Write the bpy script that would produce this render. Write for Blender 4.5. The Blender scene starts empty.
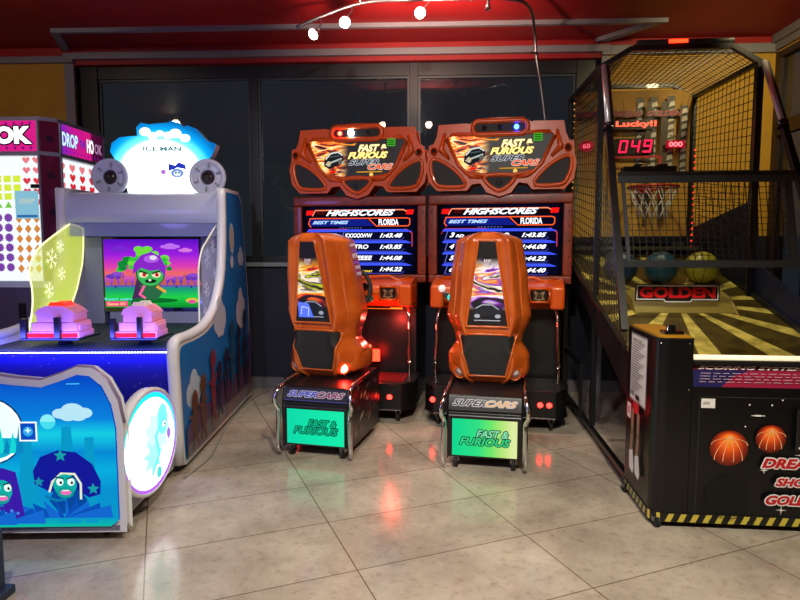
import bpy, math, random
from mathutils import Vector, Matrix
random.seed(4)
C = bpy.context.scene.collection
PI = math.pi

# ------------------------------------------------------------------ materials
def lin(h):
    h = h.lstrip('#'); r = []
    for i in (0, 2, 4):
        c = int(h[i:i+2], 16)/255
        r.append(c/12.92 if c <= .04045 else ((c+.055)/1.055)**2.4)
    return (r[0], r[1], r[2], 1)
MC = {}
def mat(name, col, rough=.5, metal=0, coat=0, emit=None, es=0, noise=None, bump=0, spec=.5):
    if name in MC: return MC[name]
    m = bpy.data.materials.new(name); m.use_nodes = True
    nt = m.node_tree; b = nt.nodes['Principled BSDF']
    b.inputs['Base Color'].default_value = lin(col)
    b.inputs['Roughness'].default_value = rough
    b.inputs['Metallic'].default_value = metal
    b.inputs['Coat Weight'].default_value = coat
    b.inputs['Specular IOR Level'].default_value = spec
    if emit:
        b.inputs['Emission Color'].default_value = lin(emit)
        b.inputs['Emission Strength'].default_value = es
    if noise:
        tc = nt.nodes.new('ShaderNodeTexCoord'); n = nt.nodes.new('ShaderNodeTexNoise')
        n.inputs['Scale'].default_value = noise[0]; n.inputs['Detail'].default_value = 4
        nt.links.new(tc.outputs['Object'], n.inputs['Vector'])
        r = nt.nodes.new('ShaderNodeValToRGB')
        r.color_ramp.elements[0].position = .35; r.color_ramp.elements[1].position = .65
        r.color_ramp.elements[0].color = lin(col); r.color_ramp.elements[1].color = lin(noise[1])
        nt.links.new(n.outputs['Fac'], r.inputs['Fac']); nt.links.new(r.outputs['Color'], b.inputs['Base Color'])
        if bump:
            bp = nt.nodes.new('ShaderNodeBump'); bp.inputs['Strength'].default_value = bump; bp.inputs['Distance'].default_value = .01
            nt.links.new(n.outputs['Fac'], bp.inputs['Height']); nt.links.new(bp.outputs['Normal'], b.inputs['Normal'])
    MC[name] = m; return m
def em(col, s=1.0):
    """a lit image element: gives off light itself"""
    k = 'lit_%s_%g' % (col, s)
    if k in MC: return MC[k]
    m = bpy.data.materials.new(k); m.use_nodes = True; nt = m.node_tree
    nt.nodes.clear(); o = nt.nodes.new('ShaderNodeOutputMaterial'); e = nt.nodes.new('ShaderNodeEmission')
    e.inputs['Color'].default_value = lin(col); e.inputs['Strength'].default_value = s
    nt.links.new(e.outputs[0], o.inputs[0]); MC[k] = m; return m
def emgrad(name, axis, lo, hi, stops, s=1.0):
    m = bpy.data.materials.new(name); m.use_nodes = True; nt = m.node_tree
    nt.nodes.clear(); o = nt.nodes.new('ShaderNodeOutputMaterial'); e = nt.nodes.new('ShaderNodeEmission')
    tc = nt.nodes.new('ShaderNodeTexCoord'); sp = nt.nodes.new('ShaderNodeSeparateXYZ'); mr = nt.nodes.new('ShaderNodeMapRange')
    mr.inputs['From Min'].default_value = lo; mr.inputs['From Max'].default_value = hi
    r = nt.nodes.new('ShaderNodeValToRGB'); cr = r.color_ramp
    while len(cr.elements) < len(stops): cr.elements.new(.5)
    for el, (p, c) in zip(cr.elements, stops): el.position = p; el.color = lin(c)
    nt.links.new(tc.outputs['Object'], sp.inputs[0]); nt.links.new(sp.outputs[axis], mr.inputs['Value'])
    nt.links.new(mr.outputs[0], r.inputs['Fac']); nt.links.new(r.outputs['Color'], e.inputs['Color'])
    e.inputs['Strength'].default_value = s; nt.links.new(e.outputs[0], o.inputs[0]); return m
def swirl(name, axis, lo, hi, pal, scale=4.5, emit=.25, lo2=None, hi2=None, ax2=None):
    """a printed film: dark, with a band of streaky bright colours"""
    m = bpy.data.materials.new(name); m.use_nodes = True; nt = m.node_tree; b = nt.nodes['Principled BSDF']; N = nt.nodes.new; L = nt.links.new
    tc = N('ShaderNodeTexCoord'); mp = N('ShaderNodeMapping'); mp.inputs['Scale'].default_value = (.6, 1, 2.0); mp.inputs['Rotation'].default_value = (0, .5, 0)
    n = N('ShaderNodeTexNoise'); n.inputs['Scale'].default_value = scale; n.inputs['Detail'].default_value = 4; n.inputs['Distortion'].default_value = 1.6
    L(tc.outputs['Object'], mp.inputs[0]); L(mp.outputs[0], n.inputs['Vector'])
    r = N('ShaderNodeValToRGB'); cr = r.color_ramp; k = len(pal)
    while len(cr.elements) < k: cr.elements.new(.5)
    for i, c in enumerate(pal): cr.elements[i].position = .34+.32*i/(k-1); cr.elements[i].color = lin(c)
    L(n.outputs['Fac'], r.inputs[0])
    sp = N('ShaderNodeSeparateXYZ'); L(tc.outputs['Object'], sp.inputs[0]); fac = None
    for ax, a0, a1 in ((axis, lo, hi), (ax2, lo2, hi2)):
        if ax is None: continue
        w = (a1-a0)*.18
        for p, q in ((a0-w, a0+w), (a1+w, a1-w)):
            mr = N('ShaderNodeMapRange'); mr.interpolation_type = 'SMOOTHSTEP'; mr.inputs['From Min'].default_value = p; mr.inputs['From Max'].default_value = q; L(sp.outputs[ax], mr.inputs['Value'])
            if fac is None: fac = mr.outputs[0]
            else:
                mu = N('ShaderNodeMath'); mu.operation = 'MULTIPLY'; L(fac, mu.inputs[0]); L(mr.outputs[0], mu.inputs[1]); fac = mu.outputs[0]
    mx = N('ShaderNodeMix'); mx.data_type = 'RGBA'; mx.inputs[6].default_value = lin('#0c0c10'); L(fac, mx.inputs[0]); L(r.outputs[0], mx.inputs[7])
    L(mx.outputs[2], b.inputs['Base Color']); b.inputs['Roughness'].default_value = .45
    L(mx.outputs[2], b.inputs['Emission Color']); b.inputs['Emission Strength'].default_value = emit
    return m
def clear(name, tint, amount, emit=None, es=0, rough=.05):
    """thin clear sheet: mostly see-through with a glossy skin"""
    if name in MC: return MC[name]
    m = bpy.data.materials.new(name); m.use_nodes = True; nt = m.node_tree
    b = nt.nodes['Principled BSDF']; o = [n for n in nt.nodes if n.type == 'OUTPUT_MATERIAL'][0]
    b.inputs['Base Color'].default_value = lin(tint); b.inputs['Roughness'].default_value = rough
    if emit: b.inputs['Emission Color'].default_value = lin(emit); b.inputs['Emission Strength'].default_value = es
    t = nt.nodes.new('ShaderNodeBsdfTransparent'); mx = nt.nodes.new('ShaderNodeMixShader')
    mx.inputs[0].default_value = amount
    nt.links.new(t.outputs[0], mx.inputs[1]); nt.links.new(b.outputs[0], mx.inputs[2]); nt.links.new(mx.outputs[0], o.inputs[0])
    MC[name] = m; return m

BLACK = mat('black_laminate', '#121316', .35)
BLACKG = mat('black_gloss', '#0b0c0e', .15, coat=.4)
RUB = mat('black_rubber', '#101010', .7)
CHROME = mat('chrome', '#d8d8dc', .12, 1)
STEEL = mat('brushed_steel', '#9a9ca0', .35, 1)
ORANGE = mat('orange_gloss_plastic', '#d0520c', .32, coat=.15)
SHELLM = mat('seat_orange', '#c25c1e', .28, coat=.5, noise=(9, '#b44c14'))
DKORANGE = mat('burnt_orange_frame', '#8a2c10', .35, coat=.3, noise=(14, '#6d2410'))
WHITEP = mat('white_plastic', '#d6d8de', .35, coat=.2)
GREYP = mat('grey_plastic', '#9a9cab', .4)
PINK = mat('pink_plastic', '#f59ab0', .35, coat=.2)

# ------------------------------------------------------------------ mesh builder
FONT = {}
def glyphs(s, shear=0, bold=0, cond=None):
    k = (s, shear, bold)
    if k in FONT: return FONT[k]
    cu = bpy.data.curves.new('t', 'FONT'); cu.body = s; cu.shear = shear; cu.offset = bold; cu.resolution_u = 3
    cu.fill_mode = 'FRONT'
    o = bpy.data.objects.new('t', cu); C.objects.link(o); bpy.context.view_layer.update()
    dg = bpy.context.evaluated_depsgraph_get(); e = o.evaluated_get(dg); me = e.to_mesh()
    vs = [(v.co.x, v.co.y) for v in me.vertices]; fs = [tuple(p.vertices) for p in me.polygons]
    e.to_mesh_clear(); bpy.data.objects.remove(o); bpy.data.curves.remove(cu)
    x0 = min(v[0] for v in vs); x1 = max(v[0] for v in vs); y0 = min(v[1] for v in vs); y1 = max(v[1] for v in vs)
    vs = [((a-x0)/(x1-x0), (b-y0)/(y1-y0)) for a, b in vs]
    FONT[k] = (vs, fs); return FONT[k]

class MB:
    def __init__(s, m=None): s.v = []; s.f = []; s.mi = []; s.sm = []; s.mats = []; s.cur = m
    def _m(s, m):
        m = m or s.cur
        if m not in s.mats: s.mats.append(m)
        return s.mats.index(m)
    def add(s, vs, fs, m=None, smooth=False):
        b = len(s.v); s.v += [tuple(v) for v in vs]; i = s._m(m)
        for f in fs: s.f.append(tuple(b+k for k in f)); s.mi.append(i); s.sm.append(smooth)
        return s
    def box(s, x0, x1, y0, y1, z0, z1, m=None):
        vs = [(x, y, z) for x in (x0, x1) for y in (y0, y1) for z in (z0, z1)]
        return s.add(vs, [(0, 1, 3, 2), (4, 6, 7, 5), (0, 4, 5, 1), (2, 3, 7, 6), (0, 2, 6, 4), (1, 5, 7, 3)], m)
    def prism(s, pts, o, u, v, n, d, m=None, smooth=False):
        """pts 2D polygon on plane o,u,v extruded by d along n"""
        o, u, v, n = Vector(o), Vector(u), Vector(v), Vector(n)
        a = [o+u*p[0]+v*p[1] for p in pts]; b = [p+n*d for p in a]; k = len(pts)
        s.add(a+b, [tuple(range(k)), tuple(range(2*k-1, k-1, -1))], m)
        c = len(s.v)-2*k; i = s._m(m)
        for j in range(k):
            s.f.append((c+j, c+(j+1) % k, c+k+(j+1) % k, c+k+j)); s.mi.append(i); s.sm.append(smooth)
        return s
    def xz(s, pts, y0, y1, m=None, smooth=False): return s.prism(pts, (0, y0, 0), (1, 0, 0), (0, 0, 1), (0, 1, 0), y1-y0, m, smooth)
    def yz(s, pts, x0, x1, m=None, smooth=False): return s.prism(pts, (x0, 0, 0), (0, 1, 0), (0, 0, 1), (1, 0, 0), x1-x0, m, smooth)
    def xy(s, pts, z0, z1, m=None, smooth=False): return s.prism(pts, (0, 0, z0), (1, 0, 0), (0, 1, 0), (0, 0, 1), z1-z0, m, smooth)
    def tube(s, pts, r, m=None, seg=8, closed=False, smooth=True):
        P = [Vector(p) for p in pts]; n = len(P); vs = []; fs = []
        ref = None
        for i, p in enumerate(P):
            if closed: t = P[(i+1) % n]-P[i-1]
            else: t = P[min(i+1, n-1)]-P[max(i-1, 0)]
            t.normalize()
            if ref is None:
                ref = Vector((0, 0, 1)) if abs(t.z) < .9 else Vector((1, 0, 0))
            a = t.cross(ref).normalized(); b = a.cross(t).normalized(); ref = b
            rr = r[i] if isinstance(r, (list, tuple)) else r
            for k in range(seg):
                q = 2*PI*(k+.5)/seg; vs.append(p+a*math.cos(q)*rr+b*math.sin(q)*rr)
        for i in range(n if closed else n-1):
            j = (i+1) % n
            for k in range(seg):
                l = (k+1) % seg; fs.append((i*seg+k, i*seg+l, j*seg+l, j*seg+k))
        if not closed: fs += [tuple(range(seg-1, -1, -1)), tuple((n-1)*seg+k for k in range(seg))]
        return s.add(vs, fs, m, smooth)
    def lathe(s, prof, o, ax, m=None, seg=28, smooth=True, ref=(0, 0, 1)):
        """prof = [(radius, height)] about axis ax from o"""
        o, ax = Vector(o), Vector(ax).normalized(); rf = Vector(ref)
        if abs(ax.dot(rf)) > .9: rf = Vector((1, 0, 0))
        a = ax.cross(rf).normalized(); b = ax.cross(a); vs = []; fs = []; n = len(prof)
        for r, h in prof:
            for k in range(seg):
                q = 2*PI*k/seg; vs.append(o+ax*h+(a*math.cos(q)+b*math.sin(q))*r)
        for i in range(n-1):
            for k in range(seg):
                l = (k+1) % seg; fs.append((i*seg+k, i*seg+l, (i+1)*seg+l, (i+1)*seg+k))
        if prof[0][0] > 1e-5: fs.append(tuple(range(seg)))
        if prof[-1][0] > 1e-5: fs.append(tuple((n-1)*seg+k for k in range(seg-1, -1, -1)))
        return s.add(vs, fs, m, smooth)
    def ball(s, c, r, m=None, seg=24, rings=14):
        return s.lathe([(r*math.sin(PI*i/rings)+1e-6, -r*math.cos(PI*i/rings)) for i in range(rings+1)], c, (0, 0, 1), m, seg)
    def blob(s, c, r, e=5, m=None, nu=40, nv=24):
        """rounded block"""
        f = lambda t: math.copysign(abs(t)**(2/e), t); vs = []; fs = []
        for i in range(nv+1):
            a = -PI/2+PI*i/nv
            for k in range(nu):
                b = 2*PI*k/nu; vs.append((c[0]+r[0]*f(math.cos(a))*f(math.cos(b)), c[1]+r[1]*f(math.cos(a))*f(math.sin(b)), c[2]+r[2]*f(math.sin(a))))
        for i in range(nv):
            for k in range(nu): l = (k+1) % nu; fs.append((i*nu+k, i*nu+l, (i+1)*nu+l, (i+1)*nu+k))
        return s.add(vs, fs, m, True)
    def net(s, a, b, c, d, nu, nv, r, m=None):
        """wire grid on the quad a-b-c-d"""
        a, b, c, d = map(Vector, (a, b, c, d))
        for i in range(nu+1):
            t = i/nu; s.tube([a.lerp(b, t), d.lerp(c, t)], r, m, 4, smooth=False)
        for j in range(nv+1):
            t = j/nv; s.tube([a.lerp(d, t), b.lerp(c, t)], r, m, 4, smooth=False)
        return s
    def build(s, name, parent=None, label=None, bevel=0, cat=None, group=None, kind=None, seg=2):
        me = bpy.data.meshes.new(name); me.from_pydata(s.v, [], s.f)
        for m in s.mats: me.materials.append(m)
        me.polygons.foreach_set('material_index', s.mi); me.polygons.foreach_set('use_smooth', s.sm); me.update()
        o = bpy.data.objects.new(name, me); C.objects.link(o)
        if parent: o.parent = parent
        if bevel:
            bm = o.modifiers.new('bevel', 'BEVEL'); bm.width = bevel; bm.segments = seg; bm.limit_method = 'ANGLE'; bm.angle_limit = .6
            for p in me.polygons: p.use_smooth = True
            try:
                o.modifiers.new('wn', 'WEIGHTED_NORMAL').keep_sharp = True
            except Exception: pass
        if label: o['label'] = label
        if cat: o['category'] = cat
        if group: o['group'] = group
        if kind: o['kind'] = kind
        return o

class Art:
    """flat print or screen picture drawn in layers on a plane (o, u, v), layers rise along n"""
    def __init__(s, mb, o, u, v, n, step=.0004):
        s.mb = mb; s.o, s.u, s.v, s.n = Vector(o), Vector(u), Vector(v), Vector(n); s.k = 1; s.st = step
    def _p(s, a, b): return s.o+s.u*a+s.v*b+s.n*(s.k*s.st)
    def up(s): s.k += 1
    def pg(s, pts, m): s.mb.add([s._p(*p) for p in pts], [tuple(range(len(pts)))], m); s.k += 1; return s
    def rect(s, a, b, c, d, m): return s.pg([(a, b), (c, b), (c, d), (a, d)], m)
    def para(s, a, b, c, d, sk, m): return s.pg([(a, b), (c, b), (c+sk, d), (a+sk, d)], m)
    def ell(s, x, y, rx, ry, m, n=24): return s.pg([(x+rx*math.cos(2*PI*i/n), y+ry*math.sin(2*PI*i/n)) for i in range(n)], m)
    def star(s, x, y, r1, r2, n, m, rot=0):
        return s.pg([(x+(r1 if i % 2 == 0 else r2)*math.sin(PI*i/n+rot), y+(r1 if i % 2 == 0 else r2)*math.cos(PI*i/n+rot)) for i in range(2*n)], m)
    def heart(s, x, y, r, m):
        return s.pg([(x+r*.062*16*math.sin(t)**3, y+r*.062*(13*math.cos(t)-5*math.cos(2*t)-2*math.cos(3*t)-math.cos(4*t))) for t in [2*PI*i/20 for i in range(20)]], m)
    def cloud(s, x, y, w, h, m):
        for dx, dy, r in ((-.34, -.1, .3), (0, .12, .42), (.32, -.06, .32), (-.12, -.2, .35), (.16, -.22, .33)):
            s.ell(x+dx*w, y+dy*h, r*w*.75, r*h*1.1, m, 16)
        return s
    def line(s, pts, w, m, closed=False):
        P = [Vector(p) for p in pts]; n = len(P); q = list(P)+([P[0]] if closed else [])
        for a, b in zip(q, q[1:]):
            d = (b-a)
            if d.length < 1e-7: continue
            d.normalize(); e = Vector((-d.y, d.x))*w/2; a2 = a-d*w*.3; b2 = b+d*w*.3
            s.mb.add([s._p(*p) for p in (a2-e, b2-e, b2+e, a2+e)], [(0, 1, 2, 3)], m)
        s.k += 1; return s
    def text(s, t, u0, v0, u1, v1, m, shear=0, bold=.02):
        vs, fs = glyphs(t, shear, bold)
        s.mb.add([s._p(u0+(u1-u0)*a, v0+(v1-v0)*b) for a, b in vs], fs, m); s.k += 1; return s
    def textb(s, t, u0, v0, u1, v1, m, mo, shear=0, bold=.02, g=.004):
        """lettering with an outline: the same glyphs spread wider underneath"""
        for dx, dy in ((-g, 0), (g, 0), (0, g), (0, -g), (-g*.7, -g*.7), (g*.7, g*.7), (g*.7, -g*.7), (-g*.7, g*.7)):
            vs, fs = glyphs(t, shear, bold)
            s.mb.add([s._p(u0+dx+(u1-u0)*a, v0+dy+(v1-v0)*b) for a, b in vs], fs, mo)
            s.k += .15
        s.k = math.ceil(s.k)+1
        return s.text(t, u0, v0, u1, v1, m, shear, bold)

def thing(name, label, cat, loc=(0, 0, 0), rotz=0, group=None):
    o = bpy.data.objects.new(name, None); C.objects.link(o); o.empty_display_size = .1
    o.location = loc; o.rotation_euler = (0, 0, math.radians(rotz)); o['label'] = label; o['category'] = cat
    if group: o['group'] = group
    return o
def struct(name, mb, label=None, **k): return mb.build(name, kind='structure', label=label, **k)
def arc(cx, cy, r, a0, a1, n=8, ry=None):
    ry = ry or r
    return [(cx+r*math.cos(math.radians(a0+(a1-a0)*i/n)), cy+ry*math.sin(math.radians(a0+(a1-a0)*i/n))) for i in range(n+1)]
def smooth_closed(pts, n=4):
    out = []; k = len(pts)
    for i in range(k):
        p0, p1, p2, p3 = [Vector(pts[(i+j-1) % k]) for j in range(4)]
        for s in range(n):
            t = s/n
            out.append(tuple(.5*((2*p1)+(-p0+p2)*t+(2*p0-5*p1+4*p2-p3)*t*t+(-p0+3*p1-3*p2+p3)*t**3)))
    return out
def smooth_open(pts, n=5):
    P = [Vector(p) for p in pts]; P = [2*P[0]-P[1]]+P+[2*P[-1]-P[-2]]; out = []
    for i in range(1, len(P)-2):
        p0, p1, p2, p3 = P[i-1:i+3]
        for s in range(n):
            t = s/n
            out.append(tuple(.5*((2*p1)+(-p0+p2)*t+(2*p0-5*p1+4*p2-p3)*t*t+(-p0+3*p1-3*p2+p3)*t**3)))
    out.append(tuple(P[-2])); return out

# ================================================================== ROOM
def floor_mat():
    m = bpy.data.materials.new('vinyl_tile'); m.use_nodes = True; nt = m.node_tree; b = nt.nodes['Principled BSDF']
    N = nt.nodes.new; L = nt.links.new
    tc = N('ShaderNodeTexCoord'); mp = N('ShaderNodeMapping'); mp.inputs['Rotation'].default_value = (0, 0, math.radians(-24.5))
    mp.inputs['Location'].default_value = (.10, .07, 0)
    L(tc.outputs['Object'], mp.inputs[0])
    br = N('ShaderNodeTexBrick'); br.offset = 0; br.inputs['Scale'].default_value = 1
    br.inputs['Brick Width'].default_value = .83; br.inputs['Row Height'].default_value = .475
    br.inputs['Mortar Size'].default_value = .0035; br.inputs['Mortar Smooth'].default_value = .3
    br.inputs['Color1'].default_value = lin('#bcb3a4'); br.inputs['Color2'].default_value = lin('#b4ab9c'); br.inputs['Mortar'].default_value = lin('#75684f')
    L(mp.outputs[0], br.inputs['Vector'])
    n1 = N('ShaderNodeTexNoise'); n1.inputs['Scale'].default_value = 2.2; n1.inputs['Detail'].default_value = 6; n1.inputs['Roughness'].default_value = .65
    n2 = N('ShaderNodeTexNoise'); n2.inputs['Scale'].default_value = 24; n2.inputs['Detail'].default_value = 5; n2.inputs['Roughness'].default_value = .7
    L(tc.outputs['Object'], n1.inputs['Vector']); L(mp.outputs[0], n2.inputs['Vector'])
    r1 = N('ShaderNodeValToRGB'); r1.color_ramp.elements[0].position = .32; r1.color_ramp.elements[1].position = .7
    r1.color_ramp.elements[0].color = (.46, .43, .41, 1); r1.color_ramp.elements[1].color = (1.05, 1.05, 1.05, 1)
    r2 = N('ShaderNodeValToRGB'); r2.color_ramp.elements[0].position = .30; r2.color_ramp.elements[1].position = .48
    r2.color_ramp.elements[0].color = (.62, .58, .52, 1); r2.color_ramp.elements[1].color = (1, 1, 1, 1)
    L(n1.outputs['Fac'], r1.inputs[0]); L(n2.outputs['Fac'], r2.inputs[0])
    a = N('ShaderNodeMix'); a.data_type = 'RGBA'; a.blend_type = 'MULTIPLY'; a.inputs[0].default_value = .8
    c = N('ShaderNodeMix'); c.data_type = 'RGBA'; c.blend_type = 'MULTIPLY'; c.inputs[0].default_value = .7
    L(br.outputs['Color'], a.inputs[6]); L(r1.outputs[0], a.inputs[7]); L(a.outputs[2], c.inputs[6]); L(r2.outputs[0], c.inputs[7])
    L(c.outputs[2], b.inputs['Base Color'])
    rr = N('ShaderNodeMapRange'); rr.inputs['To Min'].default_value = .09; rr.inputs['To Max'].default_value = .20
    L(n1.outputs['Fac'], rr.inputs['Value']); L(rr.outputs[0], b.inputs['Roughness'])
    bp = N('ShaderNodeBump'); bp.inputs['Strength'].default_value = .05; bp.inputs['Distance'].default_value = .01
    L(n2.outputs['Fac'], bp.inputs['Height']); L(bp.outputs['Normal'], b.inputs['Normal'])
    return m
YEL = mat('mustard_wall', '#bc9028', .7, noise=(3, '#b08422'))
REDC = mat('red_ceiling', '#a01418', .6, noise=(1.5, '#8c1014'))
NAVY = mat('navy_wall', '#0b1024', .7)
TRIM = mat('grey_trim', '#7c7a80', .5)
DKFR = mat('dark_window_frame', '#15191e', .4)
BROWN = mat('brown_window_frame', '#2c1c18', .45)
YB = 5.62
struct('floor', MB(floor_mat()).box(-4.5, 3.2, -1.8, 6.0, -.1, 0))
struct('ceiling', MB(REDC).box(-4.5, 3.2, -1.8, 6.0, 3.2, 3.3))
w = MB(YEL); w.box(-4.5, -3.33, YB, YB+.3, 1.17, 3.2, YEL).box(-4.5, -3.33, YB, YB+.3, 0, 1.17, NAVY).box(1.57, 3.06, YB, YB+.3, 1.45, 3.2, YEL).box(1.57, 3.06, YB, YB+.3, 0, 1.45, NAVY)
w.box(-3.33, 1.57, YB, YB+.3, 3.045, 3.2, REDC).box(-4.4, 3.06, YB-.01, YB, 3.10, 3.2, REDC).box(-3.33, 1.57, YB+.02, YB+.3, 0, 1.17, NAVY)
struct('wall_back', w)
struct('wall_left', MB(YEL).box(-4.5, -4.4, -1.8, YB, 0, 3.2))
wr = MB(YEL); wr.box(3.06, 3.2, -1.8, 3.0, 0, 3.2).box(3.06, 3.2, 5.58, 6.0, 0, 3.2, BROWN).box(3.06, 3.2, 3.0, 5.58, 0, .5).box(3.06, 3.2, 3.0, 5.58, 3.05, 3.2)
struct('wall_right', wr)
struct('wall_front', MB(YEL).box(-4.4, 3.06, -1.8, -1.7, 0, 3.2))
struct('baseboard_back', MB(mat('grey_base', '#5c5a60', .6)).box(-3.33, 1.57, YB-.02, YB+.02, 0, .11).box(1.57, 3.06, YB-.02, YB, 0, .11))
struct('trim_1', MB(TRIM).box(-4.4, -3.30, YB-.04, YB, 3.06, 3.12).box(-3.39, 1.61, YB-.05, YB, 3.085, 3.145).box(1.54, 3.06, YB-.04, YB, 3.06, 3.14), bevel=.006)
t = MB(TRIM)       # the frame on the ceiling before the windows
t.xy([(-3.21, 5.12), (1.93, 5.12), (1.87, 5.16), (-3.15, 5.16)], 3.165, 3.2)
t.xy([(-3.21, 5.12), (-3.14, 5.14), (-3.32, 5.57), (-3.40, 5.57)], 3.165, 3.2)
t.xy([(1.93, 5.12), (1.85, 5.14), (1.47, 5.57), (1.58, 5.57)], 3.165, 3.2)
struct('trim_2', t)
struct('trim_3', MB(TRIM).box(-3.39, -3.30, YB-.03, YB, 0, 3.05).box(1.54, 1.61, YB-.03, YB, 0, 3.05))
struct('trim_4', MB(TRIM).box(3.0, 3.06, 3.0, 5.58, 3.13, 3.2).box(3.03, 3.06, 3.0, 5.58, 3.07, 3.13))
# window bay
WY = 5.74
gl = bpy.data.materials.new('night_glass'); gl.use_nodes = True
g = gl.node_tree.nodes['Principled BSDF']; g.inputs['Base Color'].default_value = lin('#8c9496'); g.inputs['Transmission Weight'].default_value = 1
g.inputs['Roughness'].default_value = .02; g.inputs['IOR'].default_value = 1.5
xs = [-3.33, -3.13, -1.68, -1.60, -.18, -.10, 1.34, 1.57]
bay = MB(DKFR)
for a, b in ((xs[0], xs[1]), (xs[2], xs[3]), (xs[4], xs[5]), (xs[6], xs[7])): bay.box(a, b, WY-.06, WY+.04, 1.17, 3.045)
fr = struct('window_1', bay.box(-3.13, 1.34, WY-.05, WY+.04, 2.93, 3.045).box(-3.13, 1.34, WY-.05, WY+.04, 1.17, 1.27), bevel=.004)
for a, b in ((-3.13, -1.68), (-1.60, -.18), (-.10, 1.34)):
    MB(gl).box(a, b, WY-.006, WY+.006, 1.27, 2.93).build('window_pane', fr)
    tr = MB(mat('frame_edge', '#3a4144', .35)); tr.box(a, a+.02, WY-.03, WY-.006, 1.27, 2.93).box(b-.02, b, WY-.03, WY-.006, 1.27, 2.93).box(a+.02, b-.02, WY-.03, WY-.006, 2.91, 2.93); tr.build('window_bead', fr)
struct('window_sill', MB(mat('sill_grey', '#7d8284', .5)).box(-3.30, 1.54, YB-.03, WY-.06, 1.17, 1.21), bevel=.005)
# right wall window
f2 = MB(BROWN)
for a, b in ((5.53, 5.58), (4.95, 5.02), (4.2, 4.3), (3.0, 3.1)): f2.box(3.05, 3.12, a, b, .5, 3.05)
f2.box(3.05, 3.12, 3.0, 5.55, 3.0, 3.05).box(3.05, 3.12, 3.0, 5.55, 2.33, 2.45).box(3.05, 3.17, 3.0, 5.55, .5, .62)
r2 = struct('window_2', f2)
for a, b in ((5.02, 5.53), (4.3, 4.92), (3.1, 4.2)):
    for c, d in ((.62, 2.33), (2.45, 3.0)): MB(gl).box(3.085, 3.095, a, b, c, d).build('window_pane', r2)
# ground outside and a pale awning seen through the side window
struct('ground', MB(mat('asphalt_night', '#1c1d20', .8)).box(-9, 12, 6.0, 16, -.2, -.1).box(3.2, 12, -2, 6.0, -.2, -.1))
aw = thing('awning_sign', 'pale outdoor panel with a curved outline seen through the upper right side window', 'sign', (3.45, 4.9, 0))
a = MB(mat('pale_board', '#8f9078', .6)); a.box(0, .04, -.9, .85, 2.3, 3.1); a.build('board', aw)
a = MB(); A = Art(a, (0, 0, 0), (0, 1, 0), (0, 0, 1), (-1, 0, 0), .002)
A.line([(p[0]-.0, p[1]) for p in arc(.25, 2.72, .42, 120, 250, 8, .2)], .05, mat('dark_line', '#3c4034', .6)); a.build('outline', aw)
for y in (-.9, .8): MB(STEEL).box(0, .04, y, y+.04, -.1, 2.3).build('post', aw)

# ================================================================== TRACK LIGHT
tl = thing('track_light', 'bent metal ceiling track with three small lit spot lamps over the racing machines', 'lamp', (0, 4.5, 3.2))
rail = smooth_open([(-.97, 0, -.25), (-.80, 0, -.18), (-.49, 0, -.085), (-.2, 0, -.07), (.08, 0, -.07), (.55, 0, -.075), (.74, .15, -.08), (.83, .45, -.15), (.86, .52, -.32), (.90, .52, -.55), (.94, .50, -.86)], 5)
MB(STEEL).tube(rail, .012).build('rail', tl)
for x in (-.5, .3): MB(STEEL).tube([(x, 0, 0), (x, 0, -.085)], .01).lathe([(.03, 0), (.03, -.015)], (x, 0, 0), (0, 0, 1)).build('hanger', tl)
MB(STEEL).tube([(.42, 0, -.075), (.42, 0, -.13)], .012).lathe([(.02, 0), (.02, .03)], (.42, 0, -.15), (0, 0, 1)).build('clip', tl)
MB(STEEL).tube([(.855, .5, -.30), (.79, .45, -.31)], .01).build('clip', tl)
BULB = mat('lit_bulb', '#ffffff', .3, emit='#fff1dc', es=60)
for i, ((x, y, z), d) in enumerate((((-.83, -.10, -.335), (-.35, -.75, -.55)), ((-.60, -.10, -.255), (.15, -.85, -.5)), ((-.065, -.10, -.20), (.15, -.85, -.45)))):
    d = Vector(d).normalized(); o = Vector((x, y, z)); bk = o-d*.07
    top = min(rail, key=lambda p: (Vector(p)-o-Vector((.06, .1, .1))).length)
    hd = MB(STEEL).tube([bk, (Vector(top)+bk)/2+Vector((.02, 0, .01)), top], .006).lathe([(.012, -.08), (.022, -.06), (.026, -.035), (.040, .0), (.038, 0), (.022, -.03)], o, d).build('lamp_head', tl)
    MB(BULB).lathe([(.001, -.02), (.018, -.015), (.027, .0), (.020, .010), (.001, .016)], o, d, seg=16).build('bulb', hd)

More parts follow.
